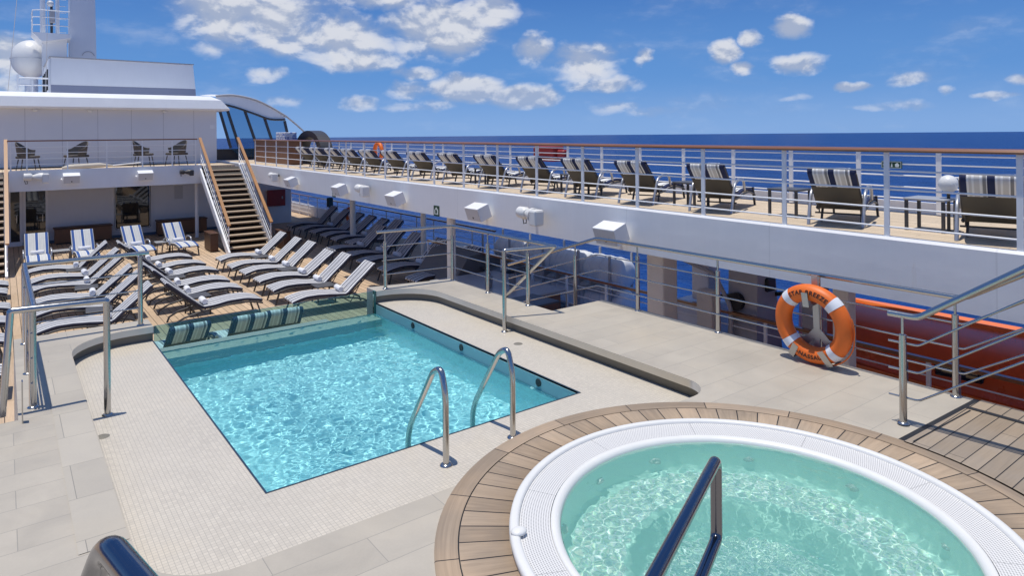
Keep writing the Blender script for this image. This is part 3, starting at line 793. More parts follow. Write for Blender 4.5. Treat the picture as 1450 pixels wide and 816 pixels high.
def towel_roll(label):
    t = thing('rolled_towel', label, 'towel', group='rolled white towels')
    MB().tube([(0, -.17, .062), (0, -.165, .062), (0, -.06, .0635), (0, .05, .062), (0, .165, .062), (0, .17, .062)], [.052, .06, .062, .061, .06, .05], 18).build('roll', TOWEL, t)
    return t
def side_table(label):
    t = thing('side_table', label, 'side table', group='low dark side tables')
    MB().rbox(-.24, .24, -.24, .24, .40, .425, .008, 1).build('table_top', TABLE, t)
    for i in (-1, 1):
        for j in (-1, 1): MB().box(i * .21 - .015, i * .21 + .015, j * .21 - .015, j * .21 + .015, 0, .398).build('leg', GUN, t)
    return t
S = 1.14
protos = [slim_lounger('x', None, d_) for d_ in (41, 37, 44)]; learn(protos[0]); protoB = arm_lounger('x', STRIPE_BLUE, False); learn(protoB)
protoU = arm_lounger('x', STRIPE_DECK, True, 42, -.09); protoG = arm_lounger('x', STRIPE_DECK, True, 49); learn(protoG); learn(protoU)
towel = towel_roll('x'); learn(towel); stab = side_table('x'); learn(stab)
used = set()
def put(src, loc, rz, label, group, scale=1.):
    assert 4 <= len(label.split()) <= 16, label
    if src.name not in used:
        used.add(src.name); o = src; o.location = loc; o.rotation_euler = (0, 0, rz); o.scale = (scale,) * 3; o['label'] = label; o['group'] = group; return o
    return dup(src, loc, rz, label, group, scale)
rows = [  # name in labels, foot x, direction, ys from the pool outwards, which carry towels, where the towel side is
    ('row beside the left railing', .56, 1, (17.35, 18.95, 20.15, 21.95, 23.25, 24.9), (0, 2, 3, 4, 5)),
    ('middle row with backs to the left railing row', 5.10, -1, (17.37, 18.92, 20.13, 21.84, 23.22, 24.77), (0, 1, 2, 3, 4, 5)),
    ('sunny row in front of the stairs', 5.62, 1, (16.56, 18.09, 19.36, 20.77, 21.96, 23.49), (0, 1, 2, 3, 4, 5)),
    ('shaded row under the upper deck', 9.0, 1, (16.7, 18.45, 20.03, 21.28, 22.8), (1, 2, 3, 4)),
    ('farthest shaded row by the red box', 10.25, 1, (23.85, 25.1, 26.3, 27.5, 28.8, 30.16), (1, 2, 4)),
    ('row cut off by the left frame edge', .10, -1, (14.6, 17.0, 18.7, 20.2, 22.2, 23.4), ())]
for name, fx0, d, ys, tw in rows:
    for i, y in enumerate(ys):
        o = NUM[i] if i else 'nearest'
        lab = ('grey striped lounger nearest the pool in the ' + name) if i == 0 else ('grey striped lounger ' + NUM[i] + ' from the pool in the ' + name)
        lab = ' '.join(lab.split()[:16])
        jit = random.uniform(-.09, .09)
        put(protos[random.choice((0, 0, 1, 2))], (fx0 + jit * .6, y, ZT), (0 if d > 0 else PI) + jit * .5, lab, 'striped loungers in rows on the teak deck', S)
        if i in tw:
            lab = 'rolled white towel on the ' + ('nearest' if i == 0 else NUM[i]) + ' lounger of the ' + name
            lab = ' '.join(lab.split()[:16])
            put(towel, (fx0 + d * 1.13 * S + jit * .6, y, ZT + .372 * S), (0 if d > 0 else PI) + jit, lab, 'rolled white towels', S)
for x, ys, nm in ((1.75, (18.15, 21.05, 24.05), 'loungers beside the left railing'), (3.85, (18.15, 21.0, 24.0), 'loungers of the middle row'), (6.75, (17.3, 20.07, 22.72), 'loungers in front of the stairs'), (10.9, (19.2, 22.0), 'shaded loungers under the upper deck')):
    for i, y in enumerate(ys):
        put(stab, (x, y, ZT), random.uniform(-.1, .1), ('dark side table nearest the pool' if i == 0 else 'dark side table ' + NUM[i] + ' from the pool') + ' between the ' + nm, 'low dark side tables', 1.1)
# four blue striped loungers against the deckhouse
wl = ('leftmost', 'second from left', 'third from left', 'rightmost')
wplace = ('in front of the glass doors', 'before the left wooden chest', 'in front of the dark window', 'before the chest beside the stairs')
for i, x in enumerate((.93, 2.33, 4.05, 5.46)):
    rz = PI / 2 + (.0, .03, .12, .13)[i]
    put(protoB, (x, 27.0, ZT), rz, 'white and blue striped lounger ' + wplace[i], 'blue striped loungers facing the pool', S)
    dx, dy = math.cos(rz) * 1.06 * S, math.sin(rz) * 1.06 * S
    put(towel, (x + dx, 27.0 + dy, ZT + .375 * S), rz, 'rolled towel on the blue striped lounger ' + wplace[i], 'rolled white towels', S)
for i, (x, y) in enumerate(((1.66, 28.6), (4.85, 28.4))):
    t = thing('low_table', ('grey low table between the two left blue striped loungers', 'grey low table between the two right blue striped loungers')[i], 'side table', (x, y, ZT), 0, 'grey low tables')
    MB().rbox(-.30, .30, -.25, .25, .43, .455, .008, 1).build('table_top', TABLEG, t)
    for a in (-1, 1):
        for b in (-1, 1): MB().box(a * .26 - .015, a * .26 + .015, b * .21 - .015, b * .21 + .015, 0, .428).build('leg', GUN, t)
# loungers just behind the pool glass, backs to the water
gp = ('cut by the tile edge left of the glass', 'second from left behind the pool glass', 'in the middle behind the pool glass', 'rightmost behind the pool glass')
for i, (x, rz) in enumerate(((1.55, -PI / 2), (2.42, -PI / 2 + .1), (3.66, -PI / 2), (4.46, -PI / 2 - .1))):
    put(protoG, (x - .0, 12.95 + 1.66 * S, ZT), rz, 'lounger with striped head flap ' + gp[i], 'loungers behind the pool glass', S)
t = dup(stab, (3.05, 13.5, ZT), 0, 'dark side table seen through the pool glass', 'low dark side tables', 1.1)
# upper deck loungers, backs to the pool
uy = [2.92, 4.78, 6.86, 8.5, 10.0, 11.5, 13.2, 14.9, 16.6, 18.3, 19.9, 21.4, 22.9, 24.4, 25.9]
post_names = {0: 'beside the white globe lamp', 1: 'left of the wider table by the globe lamp'}
for i, y in enumerate(uy):
    far = len(uy) - 1 - i
    if i == 0: lab = 'upper deck lounger nearest the right frame edge, beside the globe lamp'
    elif i == 1: lab = 'upper deck lounger left of the grey table near the globe lamp'
    elif i < 8: lab = 'upper deck lounger with navy striped flap, ' + NUM[i] + ' from the globe lamp'
    else: lab = 'small upper deck lounger, ' + (NUM[far] if far else 'nearest') + (' from' if far else '') + ' the brown towel cabinet'
    rz = PI + (.26, .30, .30, .30, .32)[min(i, 4)] + random.uniform(-.03, .03)
    put(protoU, (9.05 + .012 * y - 1.62 * math.cos(rz), y - 1.62 * math.sin(rz), zu(y) - .02), rz, lab, 'loungers on the upper deck', 1.0 if i < 2 else 1.0)
for i, y in enumerate((3.82, 5.82, 7.7, 10.75, 14.05)):
    t = thing('deck_table', ('grey topped table between the two nearest upper deck loungers', 'dark legged table second from the globe lamp on the upper deck', 'dark legged table third from the globe lamp on the upper deck', 'dark legged table fourth from the globe lamp on the upper deck', 'dark legged table fifth from the globe lamp on the upper deck')[i], 'side table', (9.75, y, zu(y) - .02), 0, 'tables on the upper deck')
    MB().rbox(-.22, .22, -.25, .25, .40, .43, .008, 1).build('table_top', TABLEG if i == 0 else TABLE, t)
    for a in (-1, 1):
        for b in (-1, 1): MB().box(a * .19 - .018, a * .19 + .018, b * .22 - .018, b * .22 + .018, 0, .398).build('leg', GUN, t)
t = thing('globe_lamp', 'white globe lamp standing between two upper deck loungers', 'lamp', (9.78, 3.62, zu(3.6) - .02))
MB().sphere((0, 0, .62), .115, .115, .115, 24, 16).build('globe', PLASTIC, t)
MB().tube([(0, 0, 0), (0, 0, .02), (0, 0, .50), (0, 0, .52)], [.07, .02, .02, .045], 12).build('stem', TAUPE, t)
# ------------------------------------------------------------------ rails of the upper deck and main deck
def tubeline(x, y0, y1, dz, base=zu, x1=None):
    return [(x + ((x1 - x) * k / 4 if x1 is not None else 0), y0 + (y1 - y0) * k / 4, base(y0 + (y1 - y0) * k / 4) + dz) for k in range(5)]
t = thing('sun_deck_railing', 'long white railing with varnished teak handrail above the white fascia', 'railing')
cap = MB()
prof = [(-.06, .0), (-.066, .022), (-.045, .045), (.045, .045), (.066, .022), (.06, .0)]
vs = []; 
for y in [-6 + 1.35 * k for k in range(27)] + [29.6]:
    vs += [(8.585 + px, y, zu(y) + 1.035 + pz) for px, pz in prof]
k = len(prof); m = len(vs) // k
cap.add(vs, [(i * k + j, i * k + (j + 1) % k, (i + 1) * k + (j + 1) % k, (i + 1) * k + j) for i in range(m - 1) for j in range(k)])
cap.build('handrail', TEAKCAP, t)
for dz in (.13, .36, .585, .81): MB().tube(tubeline(8.585, -6, 29.6, dz), .0115, 8).build('rod', WHITE, t)
for q in range(25):
    y = 2.5 - 1.35 * 4 + 1.35 * q if q < 24 else 29.55
    if q == 0: continue
    z = zu(y); MB().box(8.573, 8.597, y - .03, y + .03, z + .008, z + 1.034).build('post', WHITE, t)
t = thing('outboard_railing', 'white railing on the far sea side of the upper deck loungers', 'railing')
for dz in (.22, .40, .58, .76, .90): MB().tube(tubeline(11.4, -6, 33, dz), .012, 8).build('rod', WHITE, t)
MB().tube(tubeline(11.4, -6, 33, .985), .035, 8).build('handrail', TEAKCAP, t)
for q in range(31):
    y = 1.9 + 1.21 * q - 3.6
    z = zu(y); MB().box(11.385, 11.415, y - .035, y + .035, z + .0, z + .96).build('post', WHITE, t)
# main deck rails
t = thing('boat_deck_railing', 'white rod railing with brown handrail beside the life rafts', 'railing')
MB().bar((10.6, -5, -.70), (10.6, 18.5, -.70), .09, .05).build('handrail', TEAKCAP, t)
for z in (-1.6, -1.38, -1.16, -.93): MB().tube([(10.6, -5, z), (10.6, 18.5, z)], .012, 8).build('rod', WHITE, t)
for q in range(19): y = -4.9 + 1.3 * q; MB().box(10.585, 10.615, y - .03, y + .03, ZT, -.73).build('post', WHITE, t)
t = thing('forward_deck_railing', 'white railing with red brown handrail behind the shaded loungers', 'railing')
MB().bar((13.35, 18.75, -.70), (13.35, 42, -.70), .09, .05).build('handrail', TEAKCAP, t)
for z in (-1.6, -1.38, -1.16, -.93): MB().tube([(13.35, 18.75, z), (13.35, 42, z)], .012, 8).build('rod', WHITE, t)
for q in range(18): y = 18.8 + 1.35 * q; MB().box(13.335, 13.365, y - .03, y + .03, ZT, -.73).build('post', WHITE, t)
MB().box(13.45, 13.53, 30, 42, ZT, -1.25).build('kick_plate', WHITE, t)

# pillars below the upper deck
for x, y, l in ((11.0, 25.1, 'round cream pillar among the farthest shaded loungers'), (10.75, 19.05, 'slim cream pillar by the sea side of the shaded loungers'), (8.85, 14.3, 'round cream pillar behind the corner of the steel railing')):
    mb = MB(); mb.cyl((x, y, ZT), (x, y, zu(y) - .41), .11 if x < 10 or x > 10.9 else .09, 20)
    tag(mb.build('deck_pillar', CREAM), l, 'pillar', 'pillars under the upper deck')
for x, y, w_, l in ((9.75, 8.38, .2, 'square cream column left of the davit behind the railing'), (9.75, 4.98, .12, 'slim cream column directly right of the orange life ring')):
    t = thing('boat_column', l, 'column', (x, y, ZT))
    MB().rbox(-w_, w_, -w_, w_, 0, zu(y) - .41 - ZT, .03, 2).build('shaft', CREAM, t)
    MB().rbox(-w_ - .05, w_ + .05, -w_ - .05, w_ + .05, 0.001, .06, .01, 1).build('base_plate', GREYP, t)

# davits
for i, (y, w_) in enumerate(((7.35, .30), (6.2, .14))):
    t = thing('boat_davit', ('broad grey slanted boat davit left of the life ring', 'narrow grey slanted davit arm close behind the life ring')[i], 'davit', (11.1, y, ZT), 0, 'boat davits')
    MB().prism([(-.5, 0), (.5, 0), (.35, .8), (.10, 2.6), (-.32, 2.6), (-.38, .8)] if i == 0 else [(-.1, 0), (.2, 0), (.15, 2.6), (-.15, 2.6)], 'y', -w_, w_).build('arm', GREYP, t)
    MB().rbox(-.12, .16, -w_ - .06, w_ + .06, 1.5, 1.75, .03, 1).build('sheave_block', BLACK, t)
    MB().tube([(.1, 0, 2.5), (.45, 0, 1.2)], .012, 6).build('fall_wire', BLACK, t)
t = thing('winch_gear', 'white winch cabinet with pipes between cream column and davit', 'boat winch', (10.95, 8.4, ZT))
MB().rbox(-.25, .35, -.35, .45, .0, 1.1, .03, 2).build('cabinet', WHITE_PANEL, t)
MB().rbox(-.2, .1, -.30, .1, 1.14, 1.9, .03, 2).build('control_box', WHITE_PANEL, t)
MB().tube(fillet([(-.3, .2, 1.9), (-.3, -.5, 1.75), (-.35, -.9, 1.2), (-.35, -.9, .0)], .12, 4), .04, 10).build('pipe', GREYP, t)
MB().cyl((-.32, -.95, 1.3), (.3, -.95, 1.3), .16, 18).build('winch_drum', BLACK, t)
MB().bar((.1, -.2, 1.2), (.5, -1.8, 1.5), .07, .07).build('crank_arm', BLACK, t)
MB().tube([(-.32, .5, .0), (-.32, .5, 2.35)], .05, 10).build('stanchion', WHITE, t)
MB().rbox(-.55, -.3, -.62, -.28, .35, 1.45, .02, 1).build('valve_box', CREAM, t)
MB().tube(fillet([(-.33, .15, 2.2), (-.5, .0, 2.0), (-.45, -.2, 2.15), (-.3, -.4, 2.05)], .1, 4), .02, 8).build('red_hose', RED, t)

# life rafts in their canisters
def raft(loc, label):
    t = thing('life_raft', label, 'life raft', loc, 0, 'white life raft canisters')
    prof = [(0, -.63), (.22, -.625), (.32, -.59), (.36, -.52), (.365, -.02)]
    prof2 = [(.365, .02), (.36, .52), (.32, .59), (.22, .625), (0, .63)]
    M = Matrix.Rotation(-PI / 2, 4, 'X')
    MB().lathe(prof + prof2, n=28).xf(M).build('canister', RAFT, t)
    for y in (-.33, 0, .33):
        MB().lathe([(.362, -.025), (.378, -.02), (.378, .02), (.362, .025)], n=28).xf(M @ Matrix.Translation((0, 0, y))).build('strap', RAFT, t)
    for y in (-.39, .39): MB().box(-.3, .3, y - .03, y + .03, -.44, -.28).build('cradle', GREYP, t)
    return t
rl = ('nearest', 'second', 'third', 'fourth')
k = 0
for row, z in (('upper', -.80), ('lower', -1.54)):
    for i, y in enumerate((11.95, 13.24, 14.53, 15.82)):
        raft((11.95, y, z), rl[i] + (' of the' if i == 0 else ' from the near end of the') + ' ' + row + ' row of white life raft canisters')
t = thing('raft_rack', 'grey steel rack holding two rows of white life rafts', 'rack', (11.95, .6, -.14))
for y in (10.95, 12.05, 13.45, 14.95, 16.3):
    MB().box(-.40, -.36, y - .03, y + .03, ZT, -.2).box(.36, .40, y - .03, y + .03, ZT - 1.4, -.2).build('upright', GREYP, t)
for z in (-1.12, -1.86): MB().box(-.358, .358, 10.8, 16.4, z - .05, z).build('shelf', GREYP, t)

# lifeboat stowed outboard
t = thing('lifeboat', 'orange red enclosed lifeboat stowed below the upper deck', 'lifeboat', (12.55, 2.45, -.40))
def hull():
    mbx = MB(); secs = []; N = 26
    for i in range(N + 1):
        u = i / N; y = -5.2 + 10.0 * u
        e = max(0.0, 1 - abs(2 * u - 1) ** 3.6) ** .5
        wv = .12 + 1.25 * e; top = -.22 + .10 * (1 - e) ; bot = -1.15 - .95 * e ** .8
        secs.append([(-.40 * wv, y, top), (-.66 * wv, y, top - .08), (-.90 * wv, y, -.54), (-1.06 * wv, y, -.80), (-1.06 * wv, y, -.92), (-.98 * wv, y, -.96), (-.9 * wv, y, -1.3), (-.5 * wv, y, bot + .1), (0, y, bot),
                     (.5 * wv, y, bot + .1), (.9 * wv, y, -1.3), (.98 * wv, y, -.96), (1.06 * wv, y, -.92), (1.06 * wv, y, -.80), (.90 * wv, y, -.54), (.66 * wv, y, top - .08), (.40 * wv, y, top)])
    n = len(secs[0]); vs = [p for s_ in secs for p in s_]
    fs = [(i * n + k, i * n + (k + 1) % n, (i + 1) * n + (k + 1) % n, (i + 1) * n + k) for i in range(N) for k in range(n)]
    mbx.add(vs, fs, True); mbx.add(secs[0], [tuple(range(n))]); mbx.add(secs[-1], [tuple(range(n))[::-1]]); return mbx
hull().build('hull', BOATO, t)
cp = MB(); vs = []
for i in range(13):
    u = i / 12; y = -4.2 + 8.1 * u; e = max(.15, (1 - abs(2 * u - 1) ** 4)) ** .5
    vs += [(.25 - .20 * e, y, -.235), (.25 - .14 * e, y, -.155), (.25 + .14 * e, y, -.155), (.25 + .20 * e, y, -.235)]
cp.add(vs, [(i * 4 + k, i * 4 + k + 1, i * 4 + k + 5, i * 4 + k + 4) for i in range(12) for k in range(3)] + [(0, 1, 2, 3), (51, 50, 49, 48)], False)
cp.build('canopy_ridge', BOATB, t)
MB().prism([(1.9, -.25), (2.8, -.25), (3.2, -.9), (2.2, -1.0)], 'x', -1.36, -1.33).build('window', GLASSD, t) if False else None
for y in (-2.2, -.2, 1.6): MB().rbox(-1.33, -1.20, y - .32, y + .32, -.72, -.50, .02, 1).build('window', GLASSD, t)
for k in range(9): MB().tube(fillet([(-1.36, -3.6 + .8 * k, -.97), (-1.40, -3.4 + .8 * k, -1.12), (-1.37, -3.0 + .8 * k, -1.12), (-1.36, -2.8 + .8 * k, -.97)], .1, 3), .012, 6).build('becket_rope', REFLECT, t)
MB().tube([(-1.40, -4.2, -.86), (-1.47, -1, -.86), (-1.47, 1.2, -.86), (-1.38, 3.4, -.86)], .035, 8).build('grab_line', BOATB, t)
t = thing('boat_platform', 'grey steel boarding steps under the orange lifeboat', 'platform', (10.95, 3.6, ZT))
MB().box(-.2, .5, -1.6, 1.6, .35, .42).build('tread', GREYP, t)
for y in (-1.3, -.6, .3, 1.0): MB().box(-.18, -.12, y - .03, y + .03, -.0, .95).build('upright', GREYP, t)
MB().tube([(-.15, -1.5, .62), (-.15, 1.4, .62)], .02, 8).build('rail', GREYP, t)

# furniture in the shade: bar counter, tables, canvas covered store
t = thing('bar_counter', 'low brown panelled counter with pale top behind the corner railing', 'counter', (9.5, 13.5, ZT))
MB().box(-.9, .9, -1.5, 1.2, 0, .70).build('body', DARKWOODX, t); MB().rbox(-1.0, 1.0, -1.6, 1.3, .703, .755, .015, 1).build('counter_top', TABLEG, t)
for i, (x, y) in enumerate(((9.2, 13.2), (9.75, 13.0))):
    t = thing('ice_bucket', ('grey bucket on the left part of the pale counter', 'grey bucket on the right part of the pale counter')[i], 'bucket', (x, y, ZT + .755), 0, 'buckets on the counter')
    MB().lathe([(0, .0), (.08, 0), (.10, .26), (.115, .265), (.10, .262), (.08, .02), (0, .02)], n=20).build('pail', GREYP, t)
    MB().tube(arc3 if False else [(0, -.10, .25), (0, -.07, .34), (0, 0, .38), (0, .07, .34), (0, .10, .25)], .006, 6).build('handle', GUN, t)
for i, (x, y) in enumerate(((11.9, 18.95), (10.9, 15.0), (9.2, 11.6))):
    t = thing('square_table', ('pale square table at the sea side by the red box', 'dark square table between pillar and life rafts', 'dark square table by the descending handrail')[i], 'table', (x, y, ZT), .05, 'square tables in the shade')
    MB().rbox(-.45, .45, -.45, .45, .72, .76, .01, 1).build('table_top', TABLEG if i == 0 else TABLE, t)
    MB().cyl((0, 0, .02), (0, 0, .72), .04, 12).build('pedestal', GUN, t); MB().rbox(-.25, .25, -.25, .25, 0, .025, .008, 1).build('foot', GUN, t)
t = thing('covered_bar', 'grey canvas covered store sloping behind the shaded loungers', 'cover', (10.6, 16.6, ZT))
MB().prism([(-1.1, 0), (1.0, 0), (1.0, .75), (-.1, 1.12), (-.5, 1.08), (-1.1, .35)], 'y', -1.2, .8).build('canvas', CANVAS, t)
MB().tube([(-1.12, -1.15, .03), (-1.12, .75, .03)], .02, 6).build('hem_pipe', GREYP, t)

# ------------------------------------------------------------------ deckhouse, balcony, stairs
WY = 34.2
dh = thing('deckhouse', 'white deckhouse with panelled wall, dark window and glass doors', 'deckhouse', (0, 0, 0))
MB().box(-9, 8.5, WY, WY + 9, ZT, 1.19).build('lower_wall', WHITE_PANEL, dh)
def panelfn(g, b):
    x, y, z = g.xyz(g.pos())
    u = g.m('DIVIDE', g.m('SUBTRACT', x, .75), 1.28); f = g.m('ABSOLUTE', g.m('SUBTRACT', g.m('FRACT', u), .5))
    e = g.m('GREATER_THAN', f, .492)
    n = g.noise(g.pos(), .7, 4, .6); k = g.m('ADD', .94, g.m('MULTIPLY', n, .12))
    g.put(b.inputs['Base Color'], g.mix(g.m('MULTIPLY', e, .5), g.mix(1., (.74, .745, .77), g.comb(k, k, k), 'MULTIPLY'), (.3, .3, .33)))
    g.put(b.inputs['Normal'], g.bump(g.m('SUBTRACT', 1., e), .5, .01))
PANEL = material('white_wall_panels', (.74, .74, .76), .4, 0, panelfn)
MB().box(-9, 8.15, WY, WY + 9, 1.40, 3.9).build('upper_wall', PANEL, dh)
rf = [(-9, 3.80), (8.55, 3.80), (8.60, 3.88), (8.2, 4.42), (7.9, 4.52), (-9, 4.52)]
mb = MB()
q = [(WY - .55, 3.82), (WY - .60, 3.90), (WY - .45, 4.30), (WY - .15, 4.50), (WY + 9.3, 4.55), (WY + 9.3, 3.82)]
vs = [(-9, y, z) for y, z in q] + [(8.6 - .9 * max(0, (z - 3.9) / .65) ** 2, y, z) for y, z in q]; n = len(q)
mb.add(vs, [(i, (i + 1) % n, n + (i + 1) % n, n + i) for i in range(n)] + [tuple(range(n))[::-1], tuple(range(n, 2 * n))])
rfo = mb.build('roof', WHITE, dh)
for x in (1.1, 3.0, 5.9): MB().lathe([(0, 0), (.08, 0), (.10, .05), (.07, .10)], (x, WY - .10, 3.70), 14).build('ceiling_lamp', WHITE, rfo)
wn = MB().rbox(3.90, 5.32, WY - .05, WY + .02, -1.45, .62, .10, 3).build('window', GLASSD, dh)
MB().box(3.84, 5.38, WY - .03, WY + .01, -1.52, .66).build('window_frame', WHITE, wn)
dr = thing('glass_door', 'pair of dark glass doors in the deckhouse wall left of the chest', 'door', (0, 0, 0)); bpy.data.objects.remove(dr)
for k, (a, b_) in enumerate(((.25, .55), (.75, 1.42))):
    d_ = MB().box(a, b_, WY - .03, WY - .004, -1.62, .62).build('door', GLASSD, dh)
    MB().box(a - .09, a, WY - .045, WY, ZT, .7).box(b_, b_ + .09, WY - .045, WY, ZT, .7).box(a, b_, WY - .045, WY, ZT, -1.62).build('frame', WHITE, d_)
    MB().tube([(b_ - .1, WY - .08, -.85), (b_ - .1, WY - .08, -.55)], .015, 8).build('handle', STEEL, d_)
MB().box(6.3, 6.65, WY - .02, WY - .004, -.25, .35).build('notice_board', BOXGREY, dh)
nb = MB().box(7.86, 8.06, WY - .012, WY - .002, 2.98, 3.14).build('number_plate', WHITE, dh)
MB().box(-9, 8.5, WY - .012, WY - .001, ZT, ZT + .12).build('skirting', material('blue_skirting', (.09, .15, .24), .5), dh)
# balcony
bl = thing('balcony', 'white balcony front crossing the deckhouse above the loungers', 'balcony', (0, 0, 0))
BY = 31.0
MB().box(.18, 6.78, BY, BY + .09, .62, 1.40).build('front_panel', WHITE, bl)
MB().box(-9, 8.15, BY + .092, WY + .3, 1.18, 1.36).build('floor', DECKU, bl)
MB().box(.18, 6.78, BY + .095, WY - .06, 1.05, 1.17).build('soffit', WHITE_PANEL, bl)
t = thing('balcony_railing', 'white balcony railing with thin teak handrail in front of four chairs', 'railing', (0, 0, 0))
MB().bar((.14, BY + .045, 2.50), (6.62, BY + .045, 2.50), .09, .05).build('handrail', TEAKCAP, t)
for z in (1.62, 1.83, 2.05, 2.27): MB().tube([(.2, BY + .045, z), (6.6, BY + .045, z)], .011, 8).build('rod', WHITE, t)
for x in (.24, .73, 2.0, 3.3, 4.55, 5.65, 6.55): MB().box(x - .022, x + .022, BY + .03, BY + .06, 1.40, 2.475).build('post', WHITE, t)
mb = MB(); mb.cyl((6.78, 32.0, ZT), (6.78, 32.0, 1.045), .075, 18); tag(mb.build('balcony_pillar', WHITE), 'white pillar under the balcony beside the stairs', 'pillar')
# chairs on the balcony
def armchair():
    t = thing('woven_armchair', 'x', 'armchair')
    MB().rbox(-.27, .27, -.26, .28, .38, .46, .03, 2).build('seat', CHAIRW, t)
    mbx = MB(); N = 16; vs = []
    for i in range(N + 1):
        a = R(-20 + 220 * i / N); h = .22 + .26 * max(0, math.sin(a)) ** 1.2
        for r, z in ((.30, .42), (.36, .42 + h), (.33, .42 + h), (.27, .42)): vs.append((r * math.cos(a), r * math.sin(a) * .95 + .0, z))
    mbx.add(vs, [(i * 4 + k, i * 4 + (k + 1) % 4, i * 4 + 4 + (k + 1) % 4, i * 4 + 4 + k) for i in range(N) for k in range(4)] + [(0, 1, 2, 3), tuple(N * 4 + k for k in (3, 2, 1, 0))])
    mbx.build('backrest', CHAIRW, t)
    for x in (-1, 1):
        for y in (-1, 1): MB().tube([(x * .22, y * .2, .39), (x * .27, y * .26, 0)], [.018, .012], 8).build('leg', GUN, t)
    return t
ac = armchair(); learn(ac)
for x, rz, l in ((.80, R(75), 'leftmost woven armchair on the balcony, facing right'), (2.35, R(-65), 'second woven armchair from the left on the balcony, facing left'), (4.75, R(70), 'third woven armchair from the left, above the dark window'), (6.0, R(-70), 'rightmost woven armchair on the balcony beside the stairs')):
    put(ac, (x, BY + 1.05, 1.36), rz, l, 'woven armchairs on the balcony', 1.22)

def stairs(x0, x1, ytop, ybot, name, label, railsides):
    t = thing('deck_stairs', label, 'staircase', (0, 0, 0))
    zt, zb = 1.37, ZT; n = 15; rise = (zt - zb) / (n + 1)
    for i in range(n):
        z = zb + rise * (i + 1); y = ybot + (ytop - ybot) * (i + .5) / n
        MB().rbox(x0 + .05, x1 - .05, y - .17, y + .15, z - .055, z, .01, 1).build('tread', DECKST, t)
    mb = MB(); mb.add([(x0 + .06, ytop, zt - .09), (x1 - .06, ytop, zt - .09), (x1 - .06, ybot + .28, zb + .08), (x0 + .06, ybot + .28, zb + .08)], [(0, 1, 2, 3)])
    mb.v = mb.v + [(v[0], v[1] + .02, v[2] - .03) for v in mb.v]; mb.f = [(0, 1, 2, 3), (7, 6, 5, 4), (0, 4, 5, 1), (1, 5, 6, 2), (2, 6, 7, 3), (3, 7, 4, 0)]; mb.sm = [False] * 6
    mb.build('back_plate', RISER, t)
    for x in (x0, x1):
        mb = MB(); mb.prism([(ytop + .1, zt + .06), (ytop + .1, zt - .28), (ybot + .05, zb), (ybot - .32, zb), (ybot - .32, zb + .08)], 'x', x - .035, x + .035); mb.build('stringer', WHITE, t)
    for x in railsides:
        p0 = V((x, ybot - .12, zb + 1.06)); p1 = V((x, ytop, zt + 1.12))
        MB().bar(p0, p1 + V((0, .12, .05)), .11, .06).build('handrail', TEAKRAIL, t)
        for k in (.25, .45, .65, .85): MB().tube([p0 - V((0, 0, 1.06 * (1 - k) + .0)), p1 - V((0, 0, 1.06 * (1 - k)))], .012, 8).build('rod', WHITE, t)
        for k in (0.02, .26, .5, .75, .985):
            p = p0.lerp(p1, k); MB().box(x - .02, x + .02, p.y - .02, p.y + .02, p.z - 1.0, p.z - .03).build('post', WHITE, t)
    return t
DECKST = painted('tread_teak', (.46, .36, .26), .6, .12, 3.)
RISER = painted('dark_riser', (.035, .028, .024), .6, .1)
stairs(6.72, 8.36, 31.1, 26.75, 'r', 'open teak stairs with golden handrails rising to the upper deck', (6.76, 8.32))
stairs(-1.55, .08, 31.1, 26.75, 'l', 'stairs cut by the left frame edge beside the glass doors', (.10,))
# chests and other boxes by the wall
for i, (x0, x1, y0, z1, l) in enumerate(((1.7, 3.72, 33.5, .62, 'long brown wooden chest against the wall between doors and window'), (5.5, 7.5, 33.4, .62, 'brown wooden chest against the wall right of the window'))):
    t = thing('wooden_chest', l, 'chest', (x0, y0, ZT), 0, 'wooden chests by the deckhouse')
    MB().box(0, x1 - x0, 0, .62, .06, z1).build('body', DARKWOODX, t); MB().rbox(-.04, x1 - x0 + .04, -.04, .66, z1 + .002, z1 + .05, .012, 1).build('lid', DARKWOOD, t)
    MB().box(.05, x1 - x0 - .05, .05, .55, 0, .058).build('plinth', BLACK, t)
for i, (x, y, l) in enumerate(((6.42, 27.9, 'brown wooden bin standing left of the stair foot'), (8.75, 26.6, 'brown wooden box standing right of the stair foot'))):
    t = thing('wooden_bin', l, 'bin', (x, y, ZT), 0, 'wooden bins by the stairs')
    MB().rbox(-.14, .14, -.5, .5, .03, .68, .015, 1).build('body', DARKWOOD, t); MB().rbox(-.16, .16, -.52, .52, .683, .72, .01, 1).build('lid', DARKWOOD, t)
# bulkhead right of the stairs with red hose box
mb = MB(); mb.box(8.62, 11.75, WY + .2, WY + .4, ZT, .72); t = mb.build('side_bulkhead', WHITE_PANEL); tag(t, 'white bulkhead wall behind the red box right of the stairs', 'wall')
t = thing('fire_hose_box', 'dark red fire hose box on the bulkhead right of the stairs', 'fire box', (10.95, WY + .2, -.5))
MB().rbox(-.42, .42, -.28, -.002, -.40, .40, .015, 1).build('body', RED, t); MB().box(-.36, .36, -.30, -.282, -.34, .34).build('door', RED, t); MB().box(.22, .28, -.33, -.302, -.05, .08).build('handle', GREYP, t)
t = thing('lifebuoy', 'orange lifebuoy on the far railing behind the shaded loungers', 'life ring', (13.24, 30.6, -1.2), 0)
MB().tube([(0, .30 * math.cos(a), .30 * math.sin(a)) for a in [2 * PI * i / 24 for i in range(24)]], .075, 10, closed=True).build('ring', ORANGE, t)
t = thing('lifebuoy', 'orange lifebuoy on the outboard upper railing beyond the loungers', 'life ring', (11.30, 23.4, zu(23) + .62), 0)
